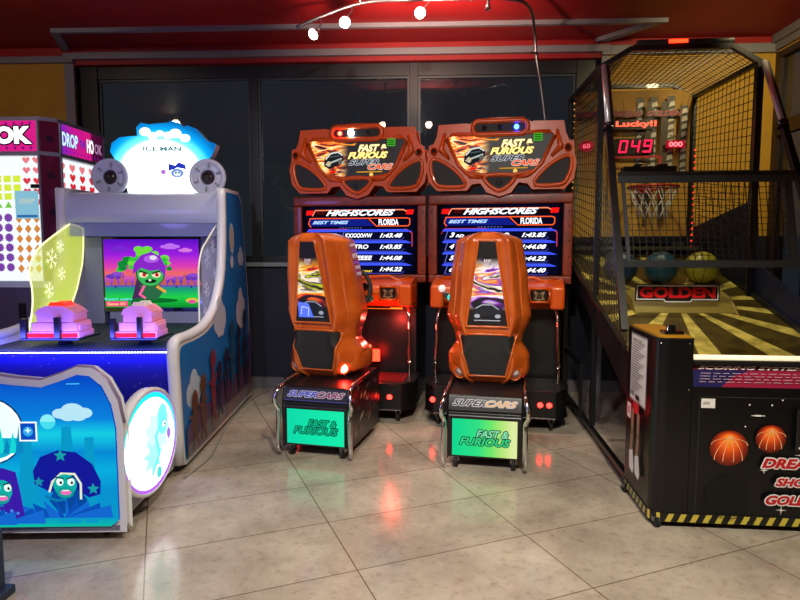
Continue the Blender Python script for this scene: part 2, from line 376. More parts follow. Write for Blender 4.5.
# ================================================================== RACING MACHINES
W_ = em('#f4f6ff', 1.5); BL = em('#2636c8', 1.0); BLD = em('#0c1250', .8); OR = em('#ff5a24', 1.3); NV = em('#05060f', 1)
GOLD = em('#ffd84a', 1.3)
def wings(pts): return pts+[(-x, z) for x, z in reversed(pts)]
def racer(loc, rot, label, side_lamps, rows, boxgrad, seatcol, first, basemv, shellmv):
    def mv(o, m):
        dx, dy, dr = m; a = math.radians(dr); cx, cy = 0, -1.0
        o.location = (cx+dx-(cx*math.cos(a)-cy*math.sin(a)), cy+dy-(cx*math.sin(a)+cy*math.cos(a)), 0); o.rotation_euler = (0, 0, a); return o
    T = thing('racing_arcade_machine', label, 'arcade machine', loc, rot, 'orange racing machines before the windows')
    # --- cabinet body and monitor
    b = MB(BLACK); b.box(-.50, .50, -.02, .48, .06, 1.08).box(-.54, .54, .03, .22, 1.05, 1.78).box(-.30, .30, -.16, .0, .85, .95)
    b.build('cabinet_body', T, bevel=.01)
    m = MB(DKORANGE); m.box(-.575, .575, -.01, .06, 1.06, 1.125).box(-.575, -.50, -.01, .06, 1.125, 1.70).box(.50, .575, -.01, .06, 1.125, 1.70).box(-.575, .575, -.01, .06, 1.70, 1.78)
    mf = m.build('monitor_frame', T, bevel=.012)
    for bx, bz in [(sx*.548, 1.16+k*.12) for sx in (-1, 1) for k in range(5)]+[(-.42+k*.14, 1.085) for k in range(7)]:
        MB(RUB).lathe([(.006, 0), (.006, .004), (.001, .005)], (bx, -.012, bz), (0, -1, 0), seg=8).build('bolt', mf)
    # inner jagged edge and the lit picture
    s = MB(); A = Art(s, (0, .012, 0), (1, 0, 0), (0, 0, 1), (0, -1, 0))
    s.box(-.50, .50, .013, .03, 1.12, 1.71, NV)
    A.rect(-.50, 1.125, .50, 1.70, NV)
    A.pg([(-.47, 1.66), (-.42, 1.695), (.42, 1.695), (.47, 1.66), (.47, 1.16), (.42, 1.13), (-.42, 1.13), (-.47, 1.16)], em('#0a0b26', .7))
    A.pg([(-.39, 1.635), (-.36, 1.665), (.40, 1.665), (.42, 1.65), (.42, 1.62), (-.40, 1.615)], em('#14060a', 1))
    A.line([(-.41, 1.62), (-.385, 1.665), (.38, 1.665), (.41, 1.65)], .009, em('#ff8a66', 1.2))
    A.para(-.47, 1.625, -.41, 1.665, .01, em('#e81410', 1.3)); A.para(.40, 1.625, .46, 1.665, .01, em('#e81410', 1.3))
    for k in range(5): A.para(-.37+k*.014, 1.63, -.362+k*.014, 1.655, .008, em('#5a1010', 1))
    A.text('HIGHSCORES', -.29, 1.617, .31, 1.667, W_, .45, .04)
    A.pg([(-.43, 1.53), (-.43, 1.59), (.06, 1.59), (.14, 1.53)], em('#12208c', .9))
    A.line([(-.425, 1.525), (-.445, 1.55), (-.43, 1.596), (.08, 1.596), (.15, 1.53), (.42, 1.53), (.435, 1.545), (.435, 1.588), (.41, 1.596), (.08, 1.596)], .008, OR)
    A.text('BEST TIMES', -.41, 1.548, -.09, 1.576, em('#a8ccff', 1.4), .4, .035)
    A.text('FLORIDA', .17, 1.537, .34, 1.588, W_, 0, .03)
    for k in range(8): A.rect(-.17+k*.026, 1.513, -.158+k*.026, 1.519, em('#7078c8', 1))
    A.line([(-.47, 1.46), (-.44, 1.505), (-.10, 1.505)], .005, em('#c02a40', 1)); A.line([(.40, 1.505), (.455, 1.47), (.455, 1.36)], .007, em('#d83a50', 1.1))
    zz = 1.455
    for i, (rk, nm, tm) in enumerate(rows):
        z = zz-i*.094
        A.pg([(-.46, z+.032), (-.44, z+.048), (.40, z+.048), (.46, z+.028), (.42, z+.026), (-.45, z+.026)], em('#3a50ee', 1.25))
        A.pg([(-.45, z-.040), (-.42, z+.026), (.38, z+.026), (.38, z-.024), (.36, z-.046), (-.44, z-.046)], em('#0c1048', .9))
        A.pg([(-.42, z-.032), (-.405, z+.024), (-.15, z+.024), (-.19, z-.032)], em('#05061a', 1)); A.pg([(-.14, z-.032), (-.12, z+.024), (.37, z+.024), (.36, z-.032)], em('#070a28', 1))
        A.line([(-.435, z-.034), (-.415, z+.026)], .004, em('#8890e0', 1)); A.line([(-.15, z-.034), (-.13, z+.026)], .004, em('#8890e0', 1))
        A.line([(-.44, z-.040), (.37, z-.040), (.39, z-.02)], .004, em('#4a52c0', 1.1))
        A.text(rk[0], -.40, z-.022, -.355, z+.018, W_, .4, .04); A.text(rk[1:], -.35, z-.022, -.28, z+.002, W_, .4, .04)
        if nm: A.text(nm, -.12, z-.022, -.12+.034*len(nm), z+.014, W_, .2, .03)
        A.text(tm, .18, z-.022, .375, z+.014, W_, .4, .035)
    A.text('CREDITS TO START', -.12, 1.142 if first else 1.142, .12, 1.158, GOLD, .2, .03)
    s.build('screen', T, label='screen showing the high score table')
    # --- marquee
    body = wings([(0, 2.352), (.19, 2.345), (.25, 2.305), (.28, 2.315), (.50, 2.31), (.515, 2.23), (.545, 2.165), (.580, 2.155), (.585, 2.08), (.604, 2.0), (.585, 1.89), (.52, 1.822), (.28, 1.822), (.24, 1.87), (.15, 1.88), (.09, 1.80), (0, 1.772)])
    body = [p for i, p in enumerate(body) if i == 0 or (Vector(p)-Vector(body[i-1])).length > 1e-4][:-1]
    mq = MB(ORANGE).xz(body, -.05, .16).build('marquee_frame', T, bevel=.018, seg=3); mq.scale = (.945, 1, 1)
    panel = wings([(0, 2.235), (.24, 2.245), (.40, 2.248), (.445, 2.215), (.345, 2.01), (.28, 1.945), (.12, 1.922), (0, 1.922)])
    panel = [p for i, p in enumerate(panel) if i == 0 or (Vector(p)-Vector(panel[i-1])).length > 1e-4][:-1]
    leaf = [(.560, 2.06), (.580, 1.99), (.555, 1.90), (.50, 1.842), (.29, 1.842), (.34, 1.935), (.45, 2.02)]
    cap = arc(-.175, 2.29, .052, 90, 270, 8)+arc(.175, 2.29, .052, -90, 90, 8)
    oval = [(-.125, 1.90), (-.07, 1.925), (.07, 1.925), (.125, 1.90), (.085, 1.845), (0, 1.80), (-.085, 1.845)]
    rim = MB(ORANGE)
    def rr(pts, r=.016): rim.tube([(x, -.055, z) for x, z in pts], r, closed=True)
    rr(panel); rr(smooth_closed(leaf, 3)); rr(smooth_closed([(-x, z) for x, z in leaf], 3)); rr(cap, .022); rr(smooth_closed(oval, 3), .017)
    for sx in (-1, 1):
        rim.tube([(sx*.46, -.06, 2.26), (sx*.49, -.075, 2.13), (sx*.42, -.06, 2.06)], [.012, .028, .012]); rim.lathe([(.03, 0), (.03, .03), (.018, .035)], (sx*.55, -.05, 2.12), (0, -1, 0))
        rim.tube([(sx*.14, -.05, 1.90), (sx*.24, -.07, 1.92), (sx*.30, -.05, 1.96)], [.01, .018, .01])
    rim.build('rim', mq)
    for sx in (-1, 1): MB(RUB).lathe([(.014, 0), (.013, .038)], (sx*.55, -.05, 2.12), (0, -1, 0)).build('socket', mq)
    DKP = mat('dark_panel_film', '#15161d', .25); 
    p = MB(); p.xz(panel, -.056, -.05, swirl('flame_film_%d' % first, 0, -.47, -.13, ['#0c0c10', '#5a1406', '#c03808', '#f08018', '#ffd060', '#fff0c0', '#e06010', '#1c0c08'], 7, .9, 1.96, 2.30, 2)); A = Art(p, (0, -.0565, 0), (1, 0, 0), (0, 0, 1), (0, -1, 0), .0003)
    rnd = random.Random(7)
    for c, x0, x1, z0, z1, n in (('#f06a10', -.41, -.12, 2.02, 2.22, 0), ('#ffc030', -.40, -.16, 2.06, 2.20, 0), ('#ffe9a0', -.38, -.22, 2.10, 2.2, 0), ('#c02a08', -.33, -.1, 1.98, 2.2, 0), ('#f2d8a0', -.34, -.26, 2.0, 2.07, 0)):
        for k in range(n):
            x = rnd.uniform(x0, x1); z = rnd.uniform(z0, z1); z = max(z, 2.235+(abs(x)-.44)*2.0 if abs(x) > .34 else 1.97)
            q = rnd.uniform(.02, .045)
            if abs(x)+q > .41: q = .02
            A.pg([(x-q, z-q*.3), (x-q*.2, z+q*.3), (x+q*1.3, z+q*.55), (x+q*.5, z-q*.1), (x+q*.2, z-q*.8)], em(c, 1.1))
    A.pg([(-.10, 2.195), (-.20, 2.215), (-.05, 2.20), (.0, 2.21), (-.02, 2.19)], em('#ffa030', 1.1))
    A.pg([(-.30, 2.03), (-.29, 2.09), (-.24, 2.14), (-.17, 2.15), (-.12, 2.12), (-.12, 2.07), (-.18, 2.03), (-.25, 2.0)], em('#1c1f26', 1))
    A.line([(-.28, 2.085), (-.235, 2.13), (-.17, 2.14), (-.13, 2.115)], .012, em('#e8e4dc', 1)); A.line([(-.28, 2.04), (-.22, 2.06), (-.14, 2.085)], .014, em('#b8c0b8', 1)); A.ell(-.255, 2.045, .02, .022, em('#d8c8a0', .9)); A.ell(-.15, 2.06, .02, .02, em('#70706c', .8)); A.line([(-.24, 2.10), (-.16, 2.11)], .01, em('#50605c', .9))
    A.para(-.26, 1.968, -.20, 1.985, .02, em('#e01808', 1.2)); A.pg([(-.20, 1.95), (-.14, 1.975), (-.10, 1.95), (-.13, 1.93), (-.17, 1.94)], em('#e89a50', 1)); A.ell(-.15, 1.95, .014, .012, em('#f0e0b0', 1)); A.ell(.13, 1.95, .018, .018, em('#f0c060', 1.1))
    A.textb('FAST &', .01, 2.135, .27, 2.195, em('#fff2b0', 1.4), em('#a86c10', .7), .35, .05, .004)
    A.textb('FURIOUS', -.08, 2.08, .28, 2.135, em('#ffe98a', 1.4), em('#9a6010', .7), .35, .05, .004)
    A.textb('SUPER', -.07, 2.03, .20, 2.072, em('#26282e', 1), em('#c8ccd4', 1), .4, .02, .0045)
    A.textb('CARS', .10, 1.99, .325, 2.035, em('#f0500c', 1.1), em('#f4dccc', .9), .4, .03, .0045)
    A.rect(.0, 1.968, .23, 1.976, em('#d89a20', 1.1))
    A.rect(.275, 2.175, .345, 2.235, em('#49b02c', 1)); 
    for k in range(3): A.rect(.283, 2.185+k*.016, .338, 2.193+k*.016, em('#123a10', 1))
    p.build('marquee_panel', mq, label='lit dark panel with flames, a car and the game title')
    for sx, nm in ((1, 'r'), (-1, 'l')):
        q = MB(mat('speaker_mesh', '#14151a', .6, noise=(160, '#050507'))).xz([(sx*x, z) for x, z in leaf], -.056, -.05)
        q.build('speaker_grille', mq)
    MB(MC['speaker_mesh']).xz(oval, -.056, -.05).lathe([(.03, 0), (.025, .01), (.012, .004), (.001, .006)], (0, -.056, 1.868), (0, -1, 0)).build('speaker_grille', mq)
    lb = MB(mat('smoked_window', '#0a0a0c', .6)).xz(cap, -.060, -.05).build('light_bar', mq, label='dark capsule window with flashing lamps')
    for x, c, e, r in side_lamps:
        MB(mat('lamp_'+c, c if e else '#2a2c30', .2, emit=c if e else None, es=e)).lathe([(r, 0), (r*.8, .012), (.001, .018)], (x, -.061, 2.29), (0, -1, 0), seg=18).build('lamp', lb)
    # --- dashboard
    d = MB(ORANGE)
    prof = [(-.30, .93), (-.33, .99), (-.30, 1.05), (-.17, 1.075), (-.02, 1.10), (-.02, .88), (-.20, .875)]
    d.yz(prof, -.50, .50)
    for sx in (-1, 1): d.box(*sorted((sx*.40, sx*.505)), -.345, -.05, .885, 1.06)
    dash = d.build('dashboard', T, bevel=.022, seg=3)
    lf = MB(ORANGE).tube([(-.45, -.04, 1.10), (-.28, -.10, 1.115), (0, -.12, 1.10), (.28, -.10, 1.115), (.36, -.13, 1.08), (.45, -.04, 1.10)], .014)
    fr_ = [(.255, .94), (.385, .94), (.385, 1.045), (.255, 1.045)]
    lf.tube([(x, -.345, z) for x, z in fr_], .014, closed=True).build('dash_trim', dash)
    c = MB(BLACKG).box(.25, .39, -.345, -.30, .935, 1.05); A = Art(c, (0, -.346, 0), (1, 0, 0), (0, 0, 1), (0, -1, 0))
    A.rect(.27, .95, .37, 1.035, mat('reader_face', '#191612', .3)); gm = mat('reader_gold', '#b89a70', .3, .6)
    A.line([(.285, 1.02), (.32, 1.0), (.355, 1.02)], .01, gm); A.line([(.285, .965), (.30, .99), (.285, 1.015)], .009, gm); A.line([(.355, .965), (.34, .99), (.355, 1.015)], .009, gm); A.line([(.29, .968), (.32, .96), (.35, .968)], .01, gm); A.ell(.32, .99, .014, .018, mat('reader_dk', '#3c2c1c', .4))
    c.build('card_reader', T, label='square dark card reader in an orange surround', bevel=0)
    for x, z, r, mm, nm in ((-.41, 1.035, .022, mat('white_button', '#ffffff', .3, emit='#fff6e8', es=8 if not first else .3), 'button'), (-.385, .99, .017, STEEL, 'button'), (-.345, .965, .02, mat('teal_button', '#16a8a0', .3, emit='#18e0d8', es=1.2), 'button'), (.17, .945, .022, mat('green_button', '#0c4a38', .3, emit='#10a070', es=.15), 'button'), (.13, 1.04, .025, BLACKG, 'gauge')):
        MB(mm).lathe([(r+.006, 0), (r+.006, .01), (r, .012), (r*.7, .02), (.001, .022)], (x, -.347 if abs(x) > .39 else -.33, z), (0, -1, .05), seg=18).build(nm, dash)
    # steering wheel
    sw = MB(RUB); cx, cy, cz = .015, -.42, 1.02; ring = []
    for k in range(28):
        a_ = 2*PI*k/28; ring.append((cx+.18*math.cos(a_), cy+.18*math.sin(a_)*.35, cz+.18*math.sin(a_)*.93))
    sw.tube(ring, .017, closed=True).tube([(cx, cy, cz), (cx, -.28, .99)], .03).lathe([(.05, 0), (.045, .02), (.001, .025)], (cx, cy, cz), (0, -1, .3))
    for a_ in (200, 340, 270): sw.tube([(cx, cy, cz), (cx+.16*math.cos(math.radians(a_)), cy+.16*math.sin(math.radians(a_))*.35, cz+.16*math.sin(math.radians(a_))*.93)], .012)
    sw.build('steering_wheel', T)
    if first: MB(em('#ff7020', 2.2)).box(-.38, .38, -.035, -.025, .835, .847).build('light_strip', T, label='thin orange light strip below the dashboard')
    if first:
        l = bpy.data.lights.new('footwell_lamp', 'POINT'); l.energy = 5; l.color = (1, .06, .04); l.shadow_soft_size = .03
        o = bpy.data.objects.new('footwell_lamp', l); C.objects.link(o); o.parent = T; o.location = (.33, -.30, .72)
    # tubes, platform, pedals
    for sx in (-1, 1):
        pts = smooth_open([(sx*.44, -.16, .89), (sx*.465, -.20, .80), (sx*.47, -.22, .60), (sx*.475, -.24, .40), (sx*.465, -.24, .24), (sx*.44, -.22, .19)], 4)
        MB(CHROME).tube(pts, .013).lathe([(.018, -.015), (.018, .015)], (sx*.475, -.235, .44), (0, 0, 1)).build('chrome_tube', T)
    MB(BLACK).xy([(-.53, -.10), (-.53, -.40), (-.45, -.52), (.45, -.52), (.53, -.40), (.53, -.10)], .10, .31).build('platform', T, bevel=.012)
    for sx in (-1, 1):
        tm = MB(mat('red_lit_tread', '#7a1414', .35, .3) if first else mat('dark_tread', '#1a1a1e', .35, .3)); tm.box(*sorted((sx*.22, sx*.46)), -.46, -.14, .311, .316)  # first machine: red footwell light put into the colour of the tread
        for k in range(11): tm.box(*sorted((sx*(.235+k*.02), sx*(.24+k*.02))), -.45, -.15, .316, .319)
        tm.build('tread_plate', T)
    for x in (.03, .15):
        MB(mat('red_pedal_%d' % first, '#c01814', .35, emit='#ff2010', es=14 if first else .1)).box(x, x+.06, -.165, -.145, .41, .51).build('pedal', T, bevel=.004)
    for x in (-.455, .337, .401) if not first else (.365, -.40):
        MB(mat('tail_lamp', '#c01010', .3, emit='#ff1a14', es=22)).lathe([(.021, 0), (.018, .012), (.001, .018)], (x, -.515, .205), (0, -1, 0), seg=16).build('tail_light', T)
    for x, y in ((-.42, -.5), (.42, -.5), (-.42, .38), (.42, .38)):
        MB(RUB).lathe([(.045, -.012), (.045, .012)], (x, y+.06, .045), (1, 0, 0), seg=16).box(x-.02, x+.02, y+.04, y+.08, .06, .102, STEEL).build('caster', T)
    # --- seat base
    sb = MB(BLACK); sb.yz([(-1.29, .07), (-1.30, .335), (-1.275, .35), (-1.30, .365), (-1.27, .455), (-.62, .47), (-.62, .07)], -.225, .225)
    base = mv(sb.build('seat_base', T, bevel=.01), basemv)
    q = MB(); A = Art(q, (0, -1.302, 0), (1, 0, 0), (0, 0, 1), (0, -1, 0)); q.box(-.205, .205, -1.302, -1.295, .082, .322, BLACKG)
    A.rect(-.195, .088, .195, .315, boxgrad)
    A.textb('FAST &', -.05, .205, .145, .252, em('#90f8c0' if not first else '#12c890', .8), em('#0c3a30', .8), .3, .03, .005)
    A.textb('FURIOUS', -.15, .155, .155, .203, em('#40e890' if not first else '#14c08c', .8), em('#0c3a30', .8), .3, .03, .005)
    q.build('light_box', base, label='glowing %s sign box with the game title' % ('green and yellow' if not first else 'turquoise'))
    q = MB(); A = Art(q, (0, -1.2985, .368), (1, 0, 0), (0, .32, .947), (0, -.947, .32)); A.rect(-.215, 0, .215, .082, mat('decal_strip_%d' % first, '#24306c' if first else '#101114', .3))
    wh = mat('decal_grey', '#b4b8c4', .35); dk = mat('decal_dark', '#15161a', .35)
    A.textb('SUPER', -.195, .026, .01, .064, dk if not first else mat('decal_blue', '#2a3cb0', .3), wh, .45, .03, .004)
    A.textb('CARS', .0, .026, .195, .064, mat('decal_tan', '#c8a070', .3) if not first else mat('decal_wine', '#7c2440', .3), wh, .45, .03, .004)
    q.build('name_strip', base)
    for sx in (-1, 1):
        q = MB(mat('side_film', '#101014', .3)); q.box(*sorted((sx*.2255, sx*.2262)), -1.26, -.65, .09, .45)
        A = Art(q, (sx*.2262, 0, 0), (0, 1, 0), (0, 0, 1), (sx, 0, 0)); rnd = random.Random(3)
        for k in range(46):
            y = rnd.uniform(-1.24, -.75); z = rnd.uniform(.11, .42); w2 = rnd.uniform(.01, .035)
            A.pg([(y, z), (y+w2, z+w2*.6), (y+w2*1.4, z+w2*1.5), (y+w2*.6, z+w2*.8)], mat(('art_cream', 'art_grey', 'art_red')[k % 3], ('#c8b890', '#8c8c90', '#a03018')[k % 3], .35))
        q.build('side_print', base)
    for sx in (-1, 1):
        x = sx*.243
        pts = smooth_open([(x, -1.315, .03), (x*1.02, -1.335, .10), (x, -1.33, .255), (x*1.0, -1.325, .31), (x*1.06, -1.345, .35), (x*1.05, -1.345, .40), (x*.98, -1.27, .47), (x*.98, -.9, .485)], 4)
        MB(CHROME).tube(pts, .014).build('chrome_rail', base)
        for y in (-1.26, -.70): 
            cs = MB(RUB).lathe([(.036, -.012), (.036, .012)], (sx*.175, y, .037), (1, 0, 0), seg=18).build('caster', base); MB(STEEL).box(sx*.175-.02, sx*.175+.02, y-.02, y+.02, .045, .075).build('bracket', cs)
    # --- seat shell
    prof = [(.47, .13), (.485, .175), (.53, .228), (.60, .262), (.66, .268), (.70, .245), (.736, .214), (.80, .226), (.86, .258), (.917, .275), (.98, .264), (1.075, .252), (1.18, .245), (1.265, .228), (1.33, .216), (1.375, .208), (1.395, .165), (1.41, .115), (1.42, .075)]
    y0 = lambda z: -1.05-.17*(z-.5)
    def S(x, z, w, off=0):
        t_ = min(1, abs(x)/w) if w else 0
        g_ = max(0, (t_-.60)/.40)
        edge = .022*math.exp(-((t_-.60)/.09)**2)-.018*math.exp(-((t_-.80)/.08)**2)*(1 if z > .8 else 0)
        k_ = min(1, abs(z-.80)/.14); groove = .022*(1-k_)*max(0, 1-t_*1.1)
        low = .035*math.exp(-((z-.60)/.05)**2)*max(0, t_-.55)/.45
        topr = .06*max(0, (z-1.36)/.06)**2; botr = .09*max(0, (.54-z)/.07)**2
        return (x, y0(z)+.16*g_**1.5-edge-low+topr+botr-off, z)
    def wid(z):
        for (a, b), (c_, d_) in zip(prof, prof[1:]):
            if a <= z <= c_: return b+(d_-b)*(z-a)/(c_-a)
        return prof[-1][1]
    nz, nt_ = 60, 40; vs = []; fs = []
    for i in range(nz+1):
        z = .47+(1.42-.47)*i/nz; w_ = wid(z)
        for j in range(nt_+1):
            t_ = -1+2*j/nt_; x, y, z2 = S(t_*w_, z, w_); vs.append((x, y, z2))
    n0 = len(vs)
    for i in range(nz+1):            # the bucket's front side, hollow
        z = .47+(1.42-.47)*i/nz; w_ = wid(z)
        for j in range(nt_+1):
            t_ = -1+2*j/nt_; vs.append((t_*w_*.985, y0(z)+.20+.10*abs(t_)**2-.06*(1-abs(t_)**3), z))
    R_ = nt_+1
    for i in range(nz):
        for j in range(nt_):
            a_ = i*R_+j; fs.append((a_, a_+1, a_+R_+1, a_+R_)); a_ += n0; fs.append((a_, a_+R_, a_+R_+1, a_+1))
        for j in (0, nt_):
            a_ = i*R_+j; q = (a_, a_+R_, a_+R_+n0, a_+n0); fs.append(q if j == 0 else q[::-1])
    for i in (0, nz):
        for j in range(nt_):
            a_ = i*R_+j; q = (a_, a_+1, a_+1+n0, a_+n0); fs.append(q[::-1] if i == 0 else q)
    sh = mv(MB(SHELLM).add(vs, fs, None, True).build('seat_shell', T), shellmv)
    sh.scale = (1, 1, 1.055); sh.location.z = -.052
    # bucket pan
    MB(SHELLM).blob((0, -.82, .595), (.272, .225, .10), 3.6).build('seat_pan', sh)
    MB(mat('seat_cushion', '#17181c', .7)).box(-.18, .18, -.90, -.62, .62, .69).build('seat_cushion', sh, bevel=.03, seg=3)
    MB(BLACK).box(-.17, .17, -.98, -.66, .455, .51).build('seat_mount', sh)
    def rim2(z0, z1, h0, h1, nm):
        P = [S((h0+(h1-h0)*i/12), z0+(z1-z0)*i/12, wid(z0+(z1-z0)*i/12), .012) for i in range(13)]
        P += [S(h1*(1-2*i/6), z1, wid(z1), .012) for i in range(1, 6)]+[(-x, y, z) for x, y, z in reversed(P[:13])]+[S(-h0*(1-2*i/6), z0, wid(z0), .012) for i in range(1, 6)]
        MB(SHELLM).tube(P, .008, closed=True).build(nm, sh)
    rim2(.855, 1.37, .134, .055, 'picture_rim'); rim2(.545, .808, .118, .185, 'panel_rim')
    for sx in (-1, 1):
        MB(SHELLM).tube([(sx*S(.80*wid(z), z, wid(z))[0], S(.80*wid(z), z, wid(z), -.006)[1], z) for z in [.86+.5*i/18 for i in range(19)]], [.003+.012*math.sin(PI*(i+.5)/19) for i in range(19)]).build('side_ridge', sh)
    # inset panels that follow the shell
    def inset(z0, z1, h0, h1, m_, off, name, lab=None):
        vs = []; fs = []; n = 14; k = 12
        for i in range(n+1):
            z = z0+(z1-z0)*i/n; h = h0+(h1-h0)*i/n; 
            if i == 0: h *= .96
            if i == n: h *= .94
            for j in range(k+1): vs.append(S(-h+2*h*j/k, z, wid(z), off))
        for i in range(n):
            for j in range(k): a_ = i*(k+1)+j; fs.append((a_, a_+1, a_+k+2, a_+k+1))
        return MB(m_).add(vs, fs, None, True).build(name, sh, lab)
    inset(.55, .80, .112, .178, mat('black_weave', '#131314', .55, noise=(220, '#232324')), .018, 'lower_panel', 'black woven back panel')
    inset(.862, 1.362, .128, .050, swirl('seat_swirl_%d' % first, 2, .99, 1.23, seatcol), .014, 'picture_panel')
    s = MB(); dv = Vector((0, -.17, 1)).normalized(); A = Art(s, (0, y0(.86)-.020, .86), (1, 0, 0), dv, Vector((0, -1, -.17)).normalized(), .0003)
    hw = lambda v: .118-.078*v/.49
    rnd = random.Random(11 if first else 23); pal = seatcol
    for k in range(0):
        v = rnd.uniform(.10, .31) ; h = hw(v)*.9; x = rnd.uniform(-h, h*.9); q = rnd.uniform(.014, .034)
        q = min(q, (hw(v+.03)-abs(x))*.8)
        if q < .006: continue
        A.pg([(x-q, v-q*.4), (x-q*.3, v+q*.3), (x+q*.9, v+q*1.2), (x+q*.4, v+q*.1), (x+q, v-q*.5), (x, v-q*.3)], mat('flare'+pal[k % len(pal)], pal[k % len(pal)], .3, emit=pal[k % len(pal)], es=.25))
    A.pg([(-.09, .04), (-.085, .10), (-.04, .14), (.03, .14), (.085, .10), (.095, .04)], mat('car_dark', '#1a2230', .25)); gl_ = mat('car_glint', '#a8b4cc', .25)
    A.line([(-.07, .11), (-.03, .132), (.03, .132), (.07, .105)], .007, gl_); A.ell(-.062, .062, .018, .012, gl_); A.ell(.066, .062, .018, .012, gl_); A.line([(-.03, .055), (.03, .055)], .014, mat('car_grill', '#080808', .4)); A.line([(-.08, .035), (.08, .035)], .006, gl_)
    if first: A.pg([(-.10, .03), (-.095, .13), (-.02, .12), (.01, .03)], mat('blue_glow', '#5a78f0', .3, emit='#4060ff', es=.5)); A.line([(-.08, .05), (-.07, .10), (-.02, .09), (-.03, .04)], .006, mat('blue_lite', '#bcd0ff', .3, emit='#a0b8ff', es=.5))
    s.build('picture', sh, label='printed racing car artwork'); s = MB(); A.mb = s
    A.text('RAW', -.022, .385, .026, .407, mat('white_ink', '#dcdcdc', .4), .2, .05); A.line([(-.024, .38), (.026, .384)], .003, MC['white_ink']); A.text('THRILLS', -.018, .368, .022, .377, mat('white_ink', '#dcdcdc', .4), .2, .03)
    s.build('maker_mark', sh)
    for sx in (-1, 1):
        lit = first and sx > 0
        x_, y_, z_ = S(sx*.178, .555, wid(.555)); 
        MB(mat('shell_lamp_red', '#ff4030', .2, emit='#ff2418', es=200) if lit else mat('shell_lamp_clear', '#c8ccd4', .15, .4)).lathe([(.03, -.015), (.027, .004), (.001, .016)], (x_, y_-.004, z_), (sx*.25, -1, -.2), seg=18).build('reflector_lamp', sh)
        MB(SHELLM).lathe([(.034, -.01), (.042, .004), (.036, .010), (.030, -.005)], (x_, y_-.004, z_), (sx*.25, -1, -.2), seg=20).build('lamp_rim', sh)
    return T
rowsA = [('3RD', 'KXXXXWW', '1:43.48'), ('4TH', 'PIETRO', '1:43.85'), ('5TH', 'KEEEEEE', '1:44.08'), ('6TH', '', '1:44.22')]
rowsB = [('3RD', 'PIETRO', '1:43.85'), ('4TH', 'KEEEEEE', '1:44.08'), ('5TH', '', '1:44.22'), ('6TH', '', '1:44.40')]
racer((-.588, 5.083, 0), -7.5, 'orange racing arcade machine with turquoise seat sign and red and white marquee lamps', ((-.15, '#ff2014', 60, .018), (-.05, '#cfe4ff', 60, .028), (.1, '#ffffff', 0, .02)),
      rowsA, emgrad('box_turquoise', 0, -.17, .17, [(0, '#10d8a8'), (1, '#18e8a8')], 1.05), ['#0c0c0c', '#101010', '#e02818', '#f8a020', '#ffe060', '#f8f0e0', '#181410', '#c8d028', '#101010'], True, (.068, -.06, -4), (-.012, -.02, -8))
racer((.567, 4.9, 0), -9, 'orange racing arcade machine with green-yellow seat sign and blue marquee lamp', ((.135, '#1430ff', 70, .02), (0, '#ffffff', 0, .022), (-.13, '#ffffff', 0, .022)),
      rowsB, emgrad('box_green', 0, -.17, .17, [(0, '#14d48c'), (.4, '#30dc80'), (.62, '#6ce468'), (.82, '#b4e478'), (1, '#dce8a0')], 1.05), ['#101018', '#141018', '#9030d0', '#f8f4ff', '#f0c890', '#e07020', '#5030c0', '#fff8e0', '#141018'], False, (-.012, -.06, 0), (-.018, 0, 0))

